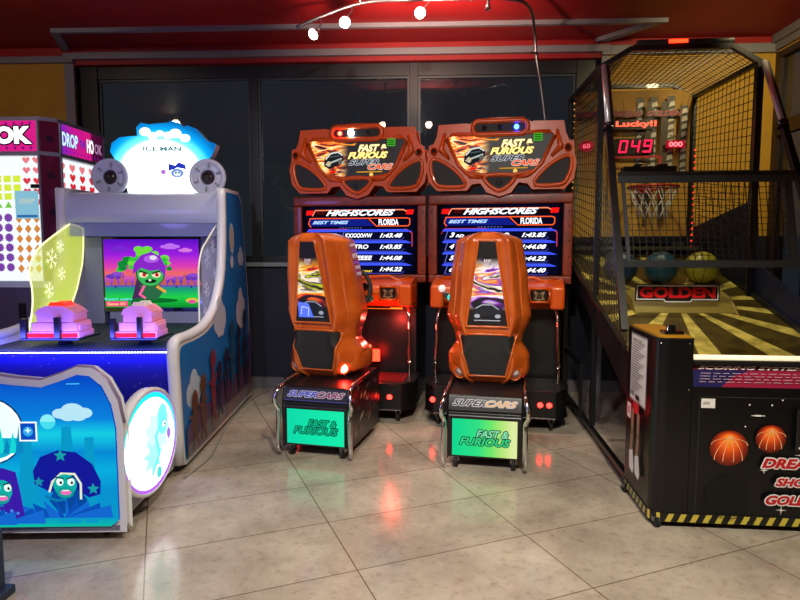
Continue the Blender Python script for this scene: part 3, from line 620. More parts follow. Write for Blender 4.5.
# ================================================================== WATER SHOOTER
T = thing('water_shooting_machine', 'white and blue two-gun water shooting arcade machine with glowing cloud sign on top', 'arcade machine', (-1.403, 2.59, 0), 4)
SIDE = smooth_open([(.84, .06), (.80, .60), (.795, .74), (.84, .80), (1.10, .80), (1.366, .82), (1.60, .90), (1.74, 1.02), (1.85, 1.2), (1.90, 1.50), (1.905, 1.79)], 4)
outl = SIDE+[(2.35, 1.80), (2.45, 1.72), (2.62, .9), (2.68, .04), (.90, .04)]
SKYB = mat('sky_blue_print', '#1668b0', .35)
for x0, x1 in ((-.05, 0), (-1.24, -1.19)):
    sd = MB(WHITEP).yz(outl, x0, x1).build('side_panel', T, bevel=.006)
    rimp = [((x0+x1)/2, y, z) for y, z in SIDE]
    MB(WHITEP).tube(rimp, .033, seg=10).build('edge_trim', sd)
    sx = 1 if x1 == 0 else -1; xo = .001 if sx > 0 else -1.241
    s = MB(); A = Art(s, (xo, 0, 0), (0, 1, 0), (0, 0, 1), (sx, 0, 0))
    ins = [(y+.045, z-.035) if y < 1.7 else (y+.05, z) for y, z in SIDE if z > .12]
    A.pg([(.89, .06)]+ins[:-1]+[(1.96, 1.77), (2.34, 1.78), (2.44, 1.71), (2.60, .9), (2.66, .06)], SKYB)
    CW = mat('cloud_print', '#a8b8cc', .4)
    A.cloud(1.08, .46, .26, .22, CW); A.cloud(1.70, .93-.08, .28, .26, CW); A.ell(2.08, 1.42, .07, .12, CW); A.ell(2.08, 1.42, .04, .09, mat('cream_print', '#a89c80', .4)); A.cloud(2.35, 1.28, .18, .14, CW); A.cloud(2.3, .85, .26, .3, CW); A.ell(2.05, 1.24, .05, .05, CW)
    DKB = mat('dark_art', '#1a1c38', .4); PRP = mat('purple_art', '#46305a', .4); BRN = mat('brown_art', '#5a3a28', .4); WINE = mat('wine_art', '#7a2838', .4); TEAL = mat('teal_art', '#1c4460', .4)
    A.pg([(.90, .07), (.90, .25), (1.1, .32), (1.4, .30), (1.7, .36), (2.1, .34), (2.62, .40), (2.65, .07)], PRP); A.pg([(.90, .07), (.92, .14), (1.5, .2), (2.2, .16), (2.65, .2), (2.65, .07)], mat('stone_art', '#6a6a70', .4))
    for k, (y, z, h, m_) in enumerate(((1.05, .20, .22, BRN), (1.22, .2, .30, BRN), (1.45, .24, .40, WINE), (1.6, .25, .26, DKB), (1.78, .28, .30, DKB), (1.95, .3, .5, TEAL), (2.15, .3, .42, DKB), (2.35, .3, .55, DKB), (2.52, .25, .35, PRP))):
        A.ell(y, z+h*.3, .05, h*.45, m_, 14); A.ell(y+.01, z+h*.85, .06, .07, m_, 14); A.line([(y-.1, z+h*.5), (y, z+h*.35), (y+.09, z+h*.55)], .022, m_); A.line([(y, z), (y-.05, z-.1)], .03, m_); A.line([(y, z), (y+.06, z-.1)], .03, m_)
    rnd = random.Random(5)
    for k in range(16): y = rnd.uniform(1.0, 2.5); A.line([(y, .1), (y+.06, .2), (y+.02, .3)], .012, BRN if k % 2 else WINE)
    s.build('side_print', sd, label='blue sky print with clouds and small figures')
MB(mat('rear_blue', '#1c2c50', .5)).yz([(2.22, .05), (2.22, 1.50), (2.33, 1.74), (2.40, 1.70), (2.58, .9), (2.64, .05)], -1.19, -.05).build('cabinet_body', T)
# front starry panel and deck
def starry():
    m = bpy.data.materials.new('starry_navy'); m.use_nodes = True; nt = m.node_tree; b = nt.nodes['Principled BSDF']; N = nt.nodes.new; L = nt.links.new
    tc = N('ShaderNodeTexCoord'); v = N('ShaderNodeTexVoronoi'); v.inputs['Scale'].default_value = 26; r = N('ShaderNodeValToRGB')
    r.color_ramp.elements[0].position = .05; r.color_ramp.elements[0].color = lin('#b0b8e0'); r.color_ramp.elements[1].position = .09; r.color_ramp.elements[1].color = lin('#14146a')
    L(tc.outputs['Object'], v.inputs['Vector']); L(v.outputs['Distance'], r.inputs[0]); L(r.outputs[0], b.inputs['Base Color']); b.inputs['Roughness'].default_value = .35; return m
MB(starry()).box(-1.19, -.05, .84, .88, .05, .745).build('front_panel', T, label='dark blue panel with printed stars')
MB(mat('speckled_deck', '#12303c', .5, noise=(90, '#05090c'), bump=.3)).box(-1.19, -.05, .88, 2.22, .70, .745).build('control_deck', T)
s = MB(em('#5a6cff', 2.5)); s.box(-1.19, -.05, .832, .84, .733, .741)
for k in range(64): s.box(-1.185+k*.0178, -1.177+k*.0178, .828, .832, .7345, .7395, em('#e4ecff', 14))
s.build('light_strip', T, label='strip of tiny blue-white lights along the deck edge')
# canopy
cp = MB(mat('canopy_white', '#bcc2d6', .3, coat=.3)).yz(smooth_open([(1.94, 1.53), (1.91, 1.60), (1.93, 1.72), (2.0, 1.765), (2.2, 1.775)], 4)+[(2.33, 1.76), (2.33, 1.53)], -1.19, -.05).build('canopy', T, bevel=.01)
MB(clear('canopy_edge', '#8c90a8', .75, '#5068e0', .12)).box(-1.19, -.05, 1.93, 2.15, 1.435, 1.53).build('canopy_skirt', cp)
MB(mat('panel_grey_blue', '#8c90a4', .5)).box(-1.19, -1.04, 2.155, 2.22, .745, 1.43).box(-.26, -.05, 2.155, 2.22, .745, 1.43).box(-1.0, -.22, 2.16, 2.22, .745, .84).build('screen_surround', T)
# screen picture
s = MB(); s.box(-1.0, -.22, 2.150, 2.16, .84, 1.43, BLACKG); A = Art(s, (0, 2.149, 0), (1, 0, 0), (0, 0, 1), (0, -1, 0), .0004)
A.rect(-.985, .87, -.235, 1.415, emgrad('sunset_screen', 2, .87, 1.415, [(0, '#0a8a2c'), (.16, '#22d04c'), (.28, '#1a9a78'), (.33, '#5a3ac8'), (.42, '#c850c0'), (.50, '#f06a60'), (.60, '#e040b0'), (.78, '#9a1ee0'), (1, '#5a12c8')], 1.0))
A.cloud(-.46, 1.36, .14, .04, em('#c070f0', 1)); A.cloud(-.34, 1.33, .10, .03, em('#d878e0', 1)); A.cloud(-.86, 1.34, .12, .05, em('#7a28d0', 1))
for x, z in ((-.90, 1.12), (-.30, 1.11), (-.42, 1.08)):
    A.line([(x, 1.03), (x+.01, z)], .012, em('#3a2a90', 1)); A.ell(x, z, .075, .022, em('#6a38b8', 1)); A.ell(x+.02, z+.02, .05, .016, em('#8a4ad0', 1))
for k in range(14): A.pg([(-.98+k*.055, 1.05), (-.955+k*.055, 1.10+.05*((k*7) % 3)/2), (-.93+k*.055, 1.05)], em('#e07068', .7))
A.pg([(-.78, .90), (-.70, 1.20), (-.66, 1.20), (-.64, .90)], em('#4a2c58', 1))
rnd = random.Random(2)
for k in range(30):
    a_ = rnd.uniform(0, PI); x = -.66+.20*math.cos(a_)*rnd.uniform(.5, 1); z = 1.17+.2*math.sin(a_)*rnd.uniform(.4, 1)
    A.ell(x, z, rnd.uniform(.022, .045), rnd.uniform(.014, .028), em(('#30c838', '#70e040', '#128a38')[k % 3], 1), 12)
A.ell(-.60, .93, .20, .02, em('#0c7a30', .8)); A.ell(-.29, .93, .05, .02, em('#e0d040', .9)); A.ell(-.29, .92, .03, .015, em('#e050a0', 1))
# helmeted cartoon head
A.pg([(-.68, .99), (-.70, 1.05), (-.60, 1.08), (-.54, 1.05), (-.52, .99), (-.56, .94), (-.64, .94)], em('#2c6a48', 1)); A.line([(-.66, 1.05), (-.70, .98), (-.66, .95)], .02, em('#f06aa0', 1)); A.line([(-.56, 1.04), (-.50, 1.0)], .022, em('#e8a840', 1))
A.ell(-.612, 1.145, .115, .105, em('#1a4a2c', 1)); A.ell(-.612, 1.14, .105, .095, em('#3cb858', 1))
A.pg([(-.75, 1.14), (-.74, 1.22), (-.68, 1.29), (-.60, 1.315), (-.53, 1.28), (-.49, 1.20), (-.495, 1.12), (-.54, 1.175), (-.61, 1.165), (-.68, 1.19)], em('#8a28c8', 1)); A.ell(-.60, 1.26, .06, .03, em('#b460e8', 1)); A.ell(-.585, 1.27, .028, .018, em('#e8e0f0', 1))
for x in (-.665, -.565): A.ell(x, 1.135, .036, .024, em('#f0e8c0', 1)); A.ell(x+.006, 1.135, .015, .015, em('#c02820', 1)); A.line([(x-.03*(1 if x < -.6 else -1), 1.165), (x+.03*(1 if x < -.6 else -1), 1.145)], .012, em('#103018', 1))
A.ell(-.61, 1.085, .045, .016, em('#0c2414', 1)); A.rect(-.625, 1.085, -.605, 1.10, em('#f0f0e0', 1))
A.text('Insert coins', -.975, .932, -.76, .955, em('#70e8f0', 1.1), 0, .02); A.rect(-.965, .885, -.795, .925, em('#f03c88', 1.1)); A.text('Game: 0/1', -.955, .894, -.815, .915, em('#ffe070', 1.1), 0, .03)
so_ = s.build('screen', T, label='screen with a cartoon tree at sunset and a helmeted green head'); so_.location = (-.04, 0, 0)
# acrylic wings
AC = clear('edge_lit_acrylic', '#dff0a0', .36, '#d0e040', .75); AC2 = clear('clear_acrylic', '#c8d4f0', .16, '#8890e0', .05)
def acr(x, am, ink, lab, edge):
    front = smooth_open([(1.33, .755), (1.40, .92), (1.415, 1.06), (1.394, 1.2), (1.497, 1.333), (1.72, 1.44), (1.95, 1.53)], 4) if edge else smooth_open([(1.45, .76), (1.46, 1.0), (1.47, 1.2), (1.55, 1.33), (1.68, 1.40), (1.82, 1.47), (1.93, 1.52)], 4)
    back = [(2.14, 1.50), (2.13, 1.36), (2.10, 1.22), (2.0, 1.03), (1.86, .86), (1.78, .755)] if edge else [(1.93, 1.50), (1.90, 1.40), (1.86, 1.2), (1.74, 1.03), (1.62, .91), (1.55, .85), (1.53, .755)]
    a_ = MB(am).yz(front+back, x-.004, x+.004).build('acrylic_shield', T, label=lab)
    MB(mat('edge_glow_%d' % edge, '#f4f6d8', .3, emit='#f6f2b0' if edge else '#b0b8e8', es=1.3 if edge else .15)).tube([(x, y, z) for y, z in front+(back if edge else [])], .006, seg=6).build('shield_edge', a_)
    s = MB(); A = Art(s, (x+.0045, 0, 0), (0, 1, 0), (0, 0, 1), (1, 0, 0))
    if not edge: s = MB(); A.mb = s
    for y, z, r in ((1.66, 1.27, .075), (1.60, 1.05, .06), (1.76, 1.36, .05), (1.52, .88, .055), (1.74, 1.16, .05)):
        s = MB(); A.mb = s
        for k in range(3):
            q = PI*k/3+.3; A.line([(y-r*math.cos(q), z-r*math.sin(q)), (y+r*math.cos(q), z+r*math.sin(q))], .006, ink)
        for k in range(6):
            q = PI*k/3+.3; c_ = (y+r*.6*math.cos(q), z+r*.6*math.sin(q)); A.line([c_, (c_[0]+r*.35*math.cos(q+.8), c_[1]+r*.35*math.sin(q+.8))], .005, ink); A.line([c_, (c_[0]+r*.35*math.cos(q-.8), c_[1]+r*.35*math.sin(q-.8))], .005, ink)
        s.build('snowflake', a_)
    s = MB(); A.mb = s
    A.text('ICEMAN', 1.57, .93, 1.66, .97, ink, .2, .0)
    s.build('lettering', a_)
acr(-1.172, AC, mat('ink_glow', '#f8fbe8', .4, emit='#f4f8d0', es=.9), 'glowing yellow-green acrylic side shield with snowflakes', 1)
acr(-.07, AC2, mat('ink_faint', '#c8d0f0', .4, emit='#a8b0e8', es=.12), 'clear acrylic side shield with faint snowflakes', 0)
# white inner wall lining beside the left shield
# guns
for gx, k in ((-.81, 1.0), (-.31, .80)):
    X = lambda d: gx+d*k
    g_ = MB(PINK)
    g_.box(X(-.16), X(.16), .98, 1.17, .80, .84).box(X(-.13), X(.145), .985, 1.17, .84, .895).box(X(-.10), X(.12), .99, 1.17, .895, .95).box(X(.125), X(.158), 1.0, 1.15, .84, .88); g_.xz([(X(-.10), .95), (X(-.085), .972), (X(-.04), .99), (X(.06), .99), (X(.10), .968), (X(.12), .95)], .99, 1.16)
    gun = g_.build('water_gun', T, bevel=.006, label='pink stepped block-shaped water gun')
    MB(mat('red_top', '#f02a20', .3, emit='#ff2a18', es=1.6) if gx < -.5 else mat('white_top', '#f0e8e0', .3)).xz([(X(-.045), .99), (X(-.03), 1.012), (X(.04), 1.012), (X(.055), .99)], 1.03, 1.14).build('button', gun, bevel=.004)
    MB(em('#ff2f66', 1.0)).box(X(-.15), X(.15), .974, .98, .805, .83).build('glow_bar', gun)
    MB(BLACK).box(X(-.185), X(.165), .965, 1.24, .785, .80).box(X(.02), X(.055), .955, .985, .80, .93).box(X(-.185), X(-.15), .96, 1.0, .80, .92).build('bracket', gun, bevel=.004)
    MB(BLACK).lathe([(.05, 0), (.035, .02), (.028, .045)], (gx, 1.12, .745), (0, 0, 1)).build('swivel_post', gun)
# marquee cloud sign
Q = lambda zx, zy: ((zx-412)*.00163-.535, 1.767+(412-zy)*.00161)
cl = [Q(*p) for p in ((240, 412), (232, 370), (240, 300), (215, 260), (180, 240), (160, 205), (168, 165), (205, 138), (250, 132), (292, 130), (288, 90), (310, 66), (350, 75), (365, 72), (440, 66), (455, 58), (500, 70), (515, 88), (530, 78), (575, 95), (605, 128), (625, 150), (668, 168), (662, 190), (645, 225), (620, 250), (560, 262), (545, 300), (550, 350), (575, 395), (580, 412))]
def cloudmat():
    m = bpy.data.materials.new('lit_cloud_face'); m.use_nodes = True; nt = m.node_tree; nt.nodes.clear(); N = nt.nodes.new; L = nt.links.new
    o = N('ShaderNodeOutputMaterial'); e = N('ShaderNodeEmission'); tc = N('ShaderNodeTexCoord'); mp = N('ShaderNodeMapping'); gr = N('ShaderNodeTexGradient'); gr.gradient_type = 'SPHERICAL'
    mp.vector_type = 'TEXTURE'; mp.inputs['Location'].default_value = (-.56, 2.2, 1.90); mp.inputs['Scale'].default_value = (.50, 1, .44)
    r = N('ShaderNodeValToRGB'); cr = r.color_ramp
    for p_, c_ in ((.0, '#0a78c8'), (.16, '#0a98e0'), (.30, '#60d8ff'), (.42, '#ffffff')):
        el = cr.elements.new(p_) if p_ not in (0,) else cr.elements[0]; el.color = lin(c_)
    cr.elements[-1].color = lin('#ffffff'); L(tc.outputs['Object'], mp.inputs[0]); L(mp.outputs[0], gr.inputs[0]); L(gr.outputs['Fac'], r.inputs[0]); L(r.outputs[0], e.inputs['Color'])
    mr = N('ShaderNodeMapRange'); mr.inputs['From Max'].default_value = .5; mr.inputs['To Min'].default_value = .9; mr.inputs['To Max'].default_value = 3.2; L(gr.outputs['Fac'], mr.inputs['Value']); L(mr.outputs[0], e.inputs['Strength']); L(e.outputs[0], o.inputs[0]); return m
mq = MB(WHITEP).xz(cl, 2.16, 2.26).build('marquee_sign', T, label='glowing white and sky blue cloud-shaped sign')
s = MB(); A = Art(s, (0, 2.159, 0), (1, 0, 0), (0, 0, 1), (0, -1, 0)); A.pg(cl, cloudmat())
for x, y_, r in ((330, 110, 28), (400, 118, 20), (475, 118, 30), (365, 130, 24), (520, 140, 26), (440, 128, 24)): c_ = Q(x, y_); A.ell(c_[0], c_[1], r*.0016, r*.0012, em('#ffffff', 1.6))
a_, b_ = Q(318, 203), Q(500, 180); A.text('ICE MAN', a_[0], a_[1], b_[0], b_[1], em('#2a8890', .8), 0, .04); A.line([Q(300, 190), Q(308, 215), Q(400, 226), Q(500, 215), Q(518, 185)], .004, em('#9ad8e8', 1))
c_ = Q(478, 305); A.ell(c_[0], c_[1]-.005, .05, .035, em('#6a98e0', 1)); A.pg([Q(435, 300), Q(438, 262), Q(470, 272), Q(485, 255), Q(518, 268), Q(522, 290), Q(480, 282)], em('#2a3cc0', 1)); A.ell(c_[0]+.0, c_[1]-.008, .03, .022, em('#e0ecff', 1.1)); A.ell(c_[0]-.01, c_[1], .007, .007, em('#20306a', 1)); A.ell(c_[0]+.015, c_[1], .007, .007, em('#20306a', 1))
c_ = Q(412, 303); A.ell(c_[0], c_[1], .022, .022, em('#d0a0f0', 1.1)); A.ell(c_[0], c_[1], .01, .012, em('#a060d8', 1))
s.build('sign_face', mq)
MB(BLACK).box(-.60, -.47, 2.18, 2.25, 2.305, 2.325).build('hanging_tab', mq)
for sx in (-.945, -.185):
    sp = MB(mat('speaker_white', '#c4c8d6', .35, coat=.3)).lathe([(.0901, -.10), (.13, -.08), (.145, -.02), (.14, .0), (.115, -.005), (.105, -.02), (.085, -.025), (.06, .0), (.058, -.05), (.001, -.055)], (sx, 2.12, 1.90), (0, -1, 0), seg=36).build('speaker', T)
    for k in range(6):
        q = PI*k/3+.4; MB(GREYP).tube([(sx+.075*math.cos(q), 2.128, 1.90+.075*math.sin(q)), (sx+.112*math.cos(q), 2.128, 1.90+.112*math.sin(q))], .008, seg=6).build('speaker_rib', sp)
    MB(mat('speaker_cone', '#241a20', .25, coat=.5)).lathe([(.056, 0), (.05, .012), (.03, .02), (.001, .026)], (sx, 2.145, 1.90), (0, -1, 0)).build('speaker_cone', sp)
    MB(BLACK).box(sx-.05, sx+.05, 2.13, 2.2, 1.755, 1.79).build('speaker_foot', sp)
# bench with picture panel
top = [(0.015, .06), (.015, .55), (-.005, .66), (-.05, .75), (-.11, .80), (-.17, .805), (-.24, .775), (-.33, .745), (-.45, .755), (-.56, .772)]
full = top+[(-1.12-x, z) for x, z in reversed(top[:-1])]
bp_ = MB(WHITEP).xz(full, 0.0, .06).build('bench_back', T, bevel=.012, seg=3)
MB(mat('mauve_edge', '#8c7ca0', .35, .2)).tube([(x, .02, z+.004) for x, z in full[1:-1]], .016).build('edge_trim', bp_)
inn = [(-.004, .11), (-.004, .54), (-.022, .645), (-.062, .73), (-.115, .775), (-.17, .782), (-.24, .755), (-.33, .725), (-.45, .735), (-.56, .75)]
inn = [(-.04, .082)]+inn; inf = inn+[(-1.12-x, z) for x, z in reversed(inn[:-1])]
s = MB(); s.xz(inf, -.012, 0, em('#0a50c0', .8)); A = Art(s, (0, -.0125, 0), (1, 0, 0), (0, 0, 1), (0, -1, 0))
A.pg(inf, emgrad('blue_panel', 2, .08, .78, [(0, '#10c8a8'), (.06, '#0aa0d0'), (.25, '#0a98dc'), (.38, '#0ab8e8'), (.5, '#0890e0'), (.62, '#18d8f0'), (.72, '#0c88e8'), (1, '#0a48d0')], .9))
A.cloud(-.19, .615, .16, .07, em('#b8e8f8', 1)); A.ell(-.30, .572, .034, .034, em('#48e0f0', 1)); A.pg([(-.334, .572)]+[(-.30+.034*math.cos(q), .572+.034*math.sin(q)) for q in [PI*k/10 for k in range(10, -1, -1)]], em('#90f0f8', 1))
for x, w_, z1 in ((-.40, .12, .5), (-.22, .1, .55), (-.12, .05, .5)): A.pg([(x-w_/2, .10), (x+w_/2, .10), (x+.02, z1), (x-.02, z1)], em('#0ca4d8', .85))
A.pg([(-.435, .56), (-.43, .47)]+[(-.56+.155*math.cos(q), .53+.155*math.sin(q)) for q in [2*PI*k/28 for k in range(1, 28)]], em('#0a3468', 1)); A.ell(-.56, .53, .148, .148, em('#f4fff8', 1.2)); A.ell(-.56, .53, .135, .135, em('#d8fff4', 1.3)); A.pg([(-.56+.135*math.cos(q), .50+.10*math.sin(q)) for q in [PI+PI*k/12 for k in range(13)]], em('#10b0d0', 1))
for k in range(9): A.pg([(-.67+k*.028, .43), (-.65+k*.028, .50+.03*(k % 3)), (-.63+k*.028, .43)], em('#18d8d8', 1) if k % 2 else em('#0c88c0', 1))
A.rect(-.425, .485, -.345, .575, em('#f0f8ff', 1.1)); A.rect(-.418, .492, -.352, .568, em('#0a4cc0', 1)); A.ell(-.385, .53, .022, .022, em('#30a8f0', 1)); A.star(-.385, .535, .016, .006, 4, em('#d0f0ff', 1.2))
def tinyfig(x, z, hat, w_):        # a small figure in a big hat
    A.pg([(x-.09*w_, z-.06), (x-.05*w_, z+.02), (x+.05*w_, z+.02), (x+.10*w_, z-.06), (x+.05*w_, z-.12), (x-.04*w_, z-.12)], em('#0848a0', 1))
    for k in range(9): q = (k-4)*.028*w_; A.pg([(x-.012, z-.14), (x+q*2.0-.006, z-.04-abs(q)*.4), (x+q*1.9+.012, z-.14)], em(('#1468d0', '#0a50b8')[k % 2], 1))
    if hat:
        A.pg([(x-.14, z+.02), (x-.145, z+.08), (x-.11, z+.145), (x-.03, z+.175), (x+.05, z+.165), (x+.12, z+.11), (x+.155, z+.03), (x+.15, z-.03), (x+.10, z-.045), (x+.05, z-.01), (x, z+.02), (x-.07, z-.02)], em('#141a98', 1))
        A.star(x-.02, z+.15, .03, .014, 5, em('#18a0a8', 1)); A.star(x+.12, z-.005, .028, .013, 5, em('#18a0a8', 1)); A.star(x-.12, z+.03, .024, .012, 5, em('#1890a8', 1))
    else:
        A.pg([(x-.08, z+.02), (x-.06, z+.10), (x, z+.12), (x+.06, z+.10), (x+.075, z+.01), (x+.09, z-.10), (x+.02, z-.13), (x-.07, z-.10)], em('#3a1ca8', 1)); 
        for k in range(5): A.ell(x-.05+k*.028, z-.09+.012*(k % 2), .007, .007, em('#4090e8', 1))
    if hat: A.line([(x-.075, z-.015), (x-.06, z+.03), (x-.02, z+.068), (x+.04, z+.065), (x+.066, z+.02), (x+.064, z-.05)], .010, em('#e8f0d0', 1))
    A.ell(x-.004, z+.015, .058*w_, .05, em('#10b0a8', 1)); A.ell(x-.004, z-.02, .042*w_, .026, em('#14a098', 1))
    for dx in (-.026, .024): A.ell(x+dx, z+.03, .016, .018, em('#e8fff0', 1.1)); A.ell(x+dx+.004, z+.026, .006, .007, em('#102048', 1)); A.line([(x+dx-.018, z+.052-.008*(dx > 0)), (x+dx+.016, z+.046+.008*(dx > 0))], .007, em('#084860', 1))
    A.ell(x, z-.018, .024, .012, em('#f070c0', 1)); A.rect(x-.016, z-.012, x+.014, z-.007, em('#f0fff0', 1))
    A.line([(x-.10*w_, z-.035), (x-.05*w_, z-.055), (x, z-.05)], .012, em('#0c78b0', 1))
tinyfig(-.225, .27, True, .9); tinyfig(-.50, .25, False, .8); tinyfig(-.62, .25, False, .8); tinyfig(-.895, .27, True, .9)
for k in range(8): A.line([(-.13-k*.007, .755-k*.0), (-.128-k*.007, .757)], .004, em('#60f0ff', 1))
s.build('picture_panel', bp_, label='backlit blue picture panel with cartoon figures')
MB(mat('bench_dark', '#20264c', .5)).box(-1.08, -.04, .06, .40, .13, .42).build('bench_seat', T, bevel=.015)
MB(GREYP).box(-1.08, -.04, .06, .84, .06, .13).build('base_plate', T)
for x0, x1 in ((-.070, -.042), (-1.078, -1.05)): MB(WHITEP).yz([(.06, .05), (.06, .62), (.16, .62), (.40, .35), (.60, .17), (.80, .13), (.80, .05)], x0, x1).build('side_rail', T)
MB(mat('bottom_strip', '#6a6c80', .5)).box(-1.10, -.005, -.006, .0, .062, .082).build('kick_strip', T)
for sx, xb in ((1, -.038), (-1, -1.082)):
    ld = MB(WHITEP).lathe([(.20, 0), (.268, .008), (.270, .05), (.255, .058), (.250, .052)], (xb, .27, .385), (sx, 0, 0), seg=48).build('round_lamp', T, label='round glowing white disc lamp on the bench side')
    s = MB(); A = Art(s, (xb+sx*.0525, .27, .385), (0, 1, 0), (0, 0, 1), (sx, 0, 0), .0012)
    A.ell(0, 0, .250, .250, em('#b060e8', 1.3), 40); A.ell(-.006, .012, .243, .236, em('#20d8d8', 1.4), 40); A.ell(-.010, -.004, .232, .226, em('#ffffff', 3.0), 40)
    A.star(.05, .03, .13, .09, 9, em('#a8f4f0', 1.9), .2); A.star(.0, -.08, .10, .05, 7, em('#8cecec', 1.8), .5); A.ell(.10, .09, .05, .08, em('#6ce4e8', 1.7)); A.ell(.11, .06, .016, .016, em('#ffffff', 2)); A.ell(.115, .06, .008, .008, em('#206080', 1)); A.ell(.15, -.0, .02, .03, em('#a070d8', 1.3)); A.line([(-.02, -.16), (.05, -.08), (.02, .02), (.10, .10)], .02, em('#5cdce0', 1.6)); A.ell(.04, -.17, .025, .03, em('#50c8c0', 1.4))
    s.build('lamp_face', ld); a_ = math.radians(-8*sx); ld.rotation_euler = (0, 0, a_); ld.location = (xb+.032*sx-(xb*math.cos(a_)-.27*math.sin(a_)), .275-(xb*math.sin(a_)+.27*math.cos(a_)), 0)
for x, y in ((-.10, .08), (-.95, .08), (-.1, 1.6), (-1.0, 1.6), (-.1, 2.5), (-1.0, 2.5)):
    MB(RUB).lathe([(.027, -.01), (.027, .01)], (x, y, .028), (1, 0, 0), seg=16).box(x-.018, x+.018, y-.02, y+.02, .03, .062, STEEL).build('caster', T)

# ================================================================== DROP THE HOOK MACHINE
T = thing('prize_machine', 'magenta and white prize machine lettered DROP THE HOOK behind the water shooter', 'arcade machine', (-2.98, 4.70, 0))
MAG = mat('magenta_dark', '#6a1038', .35); PUR = mat('lavender_body', '#6c6a8c', .45)
MB(PUR).xy([(-1.10, 0), (-.09, 0), (0, .09), (0, .77), (-1.10, .77)], .03, 1.03).build('lower_body', T, bevel=.008)
MB(mat('rail_white', '#c8cfe0', .4, emit='#c8d8ff', es=.1)).xy([(-1.12, -.02), (-.085, -.02), (.015, .085), (.015, .78), (-1.12, .78)], 1.03, 1.08).build('ledge', T, bevel=.006)
MB(mat('top_grey', '#8c90a0', .4)).xy([(-1.10, 0), (-.09, 0), (0, .09), (0, .77), (-1.10, .77)], 2.35, 2.38).xy([(-1.11, -.01), (-.09, -.01), (.01, .09), (.01, .77), (-1.11, .77)], 2.08, 2.11).build('top_trim', T)
p = MB(MAG).xy([(-.105, .0), (-.09, .0), (0, .09), (0, .105), (-.03, .105), (-.105, .03)], 1.08, 2.35).build('corner_post', T)
A = Art(None, (-.045, .045, 0), (.7071, .7071, 0), (0, 0, 1), (.7071, -.7071, 0)); 
for k in range(8):
    s = MB(); A.mb = s; (A.star(0, 1.2+k*.145, .032, .024, 9, mat('post_dark', '#2c0c34', .4)) if k % 2 else A.pg([(-.03, 1.2+k*.145), (0, 1.15+k*.145), (.03, 1.2+k*.145), (0, 1.25+k*.145)], mat('post_mid', '#7c1c50', .4)))
    s.build('printed_shape', p)
for bb_ in ((-.115, -.10, -.012, .0), (.0, .012, .10, .115), (0, .012, .755, .77)): MB(mat('silver_corner', '#a0a4b4', .35, .4)).box(*bb_, 1.08, 2.35).build('corner_trim', T)
MB(WHITEP).box(-1.1, -1.06, .0, .77, 1.08, 2.35).box(-1.06, 0, .74, .77, 1.08, 2.35).build('cabinet_back', T)
PK = em('#e0208c', .95); WT = em('#f4fbff', 1.2)
s = MB(); s.box(-1.06, -.115, .0, .012, 2.11, 2.35, PK); A = Art(s, (0, -.001, 0), (1, 0, 0), (0, 0, 1), (0, -1, 0))
for k in range(14): A.ell(-1.02+k*.066, 2.325, .012, .014, em('#901070', 1), 8); A.star(-1.02+k*.066, 2.135, .016, .010, 5, em('#8a1070', 1))
A.textb('DROP THE', -1.04, 2.20, -.78, 2.27, em('#ffffff', 1.4), em('#100410', 1), 0, .05, .008); A.textb('HOOK', -.73, 2.165, -.15, 2.305, em('#ffffff', 1.4), em('#100410', 1), 0, .06, .012)
f_ = s.build('front_marquee', T, label='pink lit sign ending in HOOK')
s = MB(); s.box(-.012, .0, .115, .755, 2.11, 2.35, em('#a818a0', .9)); A = Art(s, (.001, 0, 0), (0, 1, 0), (0, 0, 1), (1, 0, 0)); A.rect(.115, 2.11, .755, 2.35, emgrad('pink_side', 1, .115, .755, [(0, '#7a28c8'), (.3, '#d01c98'), (.68, '#e01c88'), (.72, '#58103c'), (1, '#380c2c')], .9))
for k in range(12): A.ell(.14+k*.052, 2.14, .008, .012, em('#7010a0', 1), 8)
A.textb('DROP', .13, 2.175, .35, 2.29, em('#c8e8ff', 1.2), em('#401080', 1), 0, .04, .006); A.text('THE', .37, 2.20, .46, 2.26, em('#4030b0', 1.1), 0, .04); A.textb('HO', .48, 2.17, .585, 2.29, em('#ffffff', 1.4), em('#801060', 1), 0, .04, .004); A.text('OK', .60, 2.18, .72, 2.27, em('#c090c0', .8), 0, .03)
s.build('side_marquee', T, label='purple and pink lit sign reading DROP THE HOOK')
RD = em('#e01c24', 1.1); RD2 = em('#f07a80', 1.1); OG = em('#e08a18', 1.05); PU = em('#7a38a8', 1.05); YG = em('#d8ec20', 1.15); 
s = MB(); s.box(-1.06, -.115, .05, .06, 1.08, 2.08, WT); A = Art(s, (0, .049, 0), (1, 0, 0), (0, 0, 1), (0, -1, 0))
for i, x in enumerate((-.25, -.165)):
    for j, z in enumerate((2.05, 1.97, 1.885, 1.80, 1.715)): A.heart(x, z, .032, RD if j > 1 else RD2)
for x in (-.49, -.41, -.33):
    for z in (1.90, 1.83, 1.76): A.rect(x-.03, z-.026, x+.03, z+.026, YG)
    A.pg([(x-.03, 1.67), (x, 1.72), (x+.03, 1.67)], em('#70d020', 1.1))
for x in (-.50, -.415): 
    for z in (1.59, 1.51, 1.43, 1.35, 1.27, 1.19): A.star(x, z, .038, .030, 11, PU)
for x in (-.325, -.25, -.175):
    for z in (1.58, 1.50, 1.42, 1.34, 1.26, 1.18): A.pg([(x-.028, z), (x, z-.036), (x+.028, z), (x, z+.036)], OG)
s.build('front_panel', T, label='glowing white panel with rows of coloured shapes')
s = MB(); s.box(-.06, -.05, .115, .755, 1.08, 2.08, WT); A = Art(s, (-.049, 0, 0), (0, 1, 0), (0, 0, 1), (1, 0, 0))
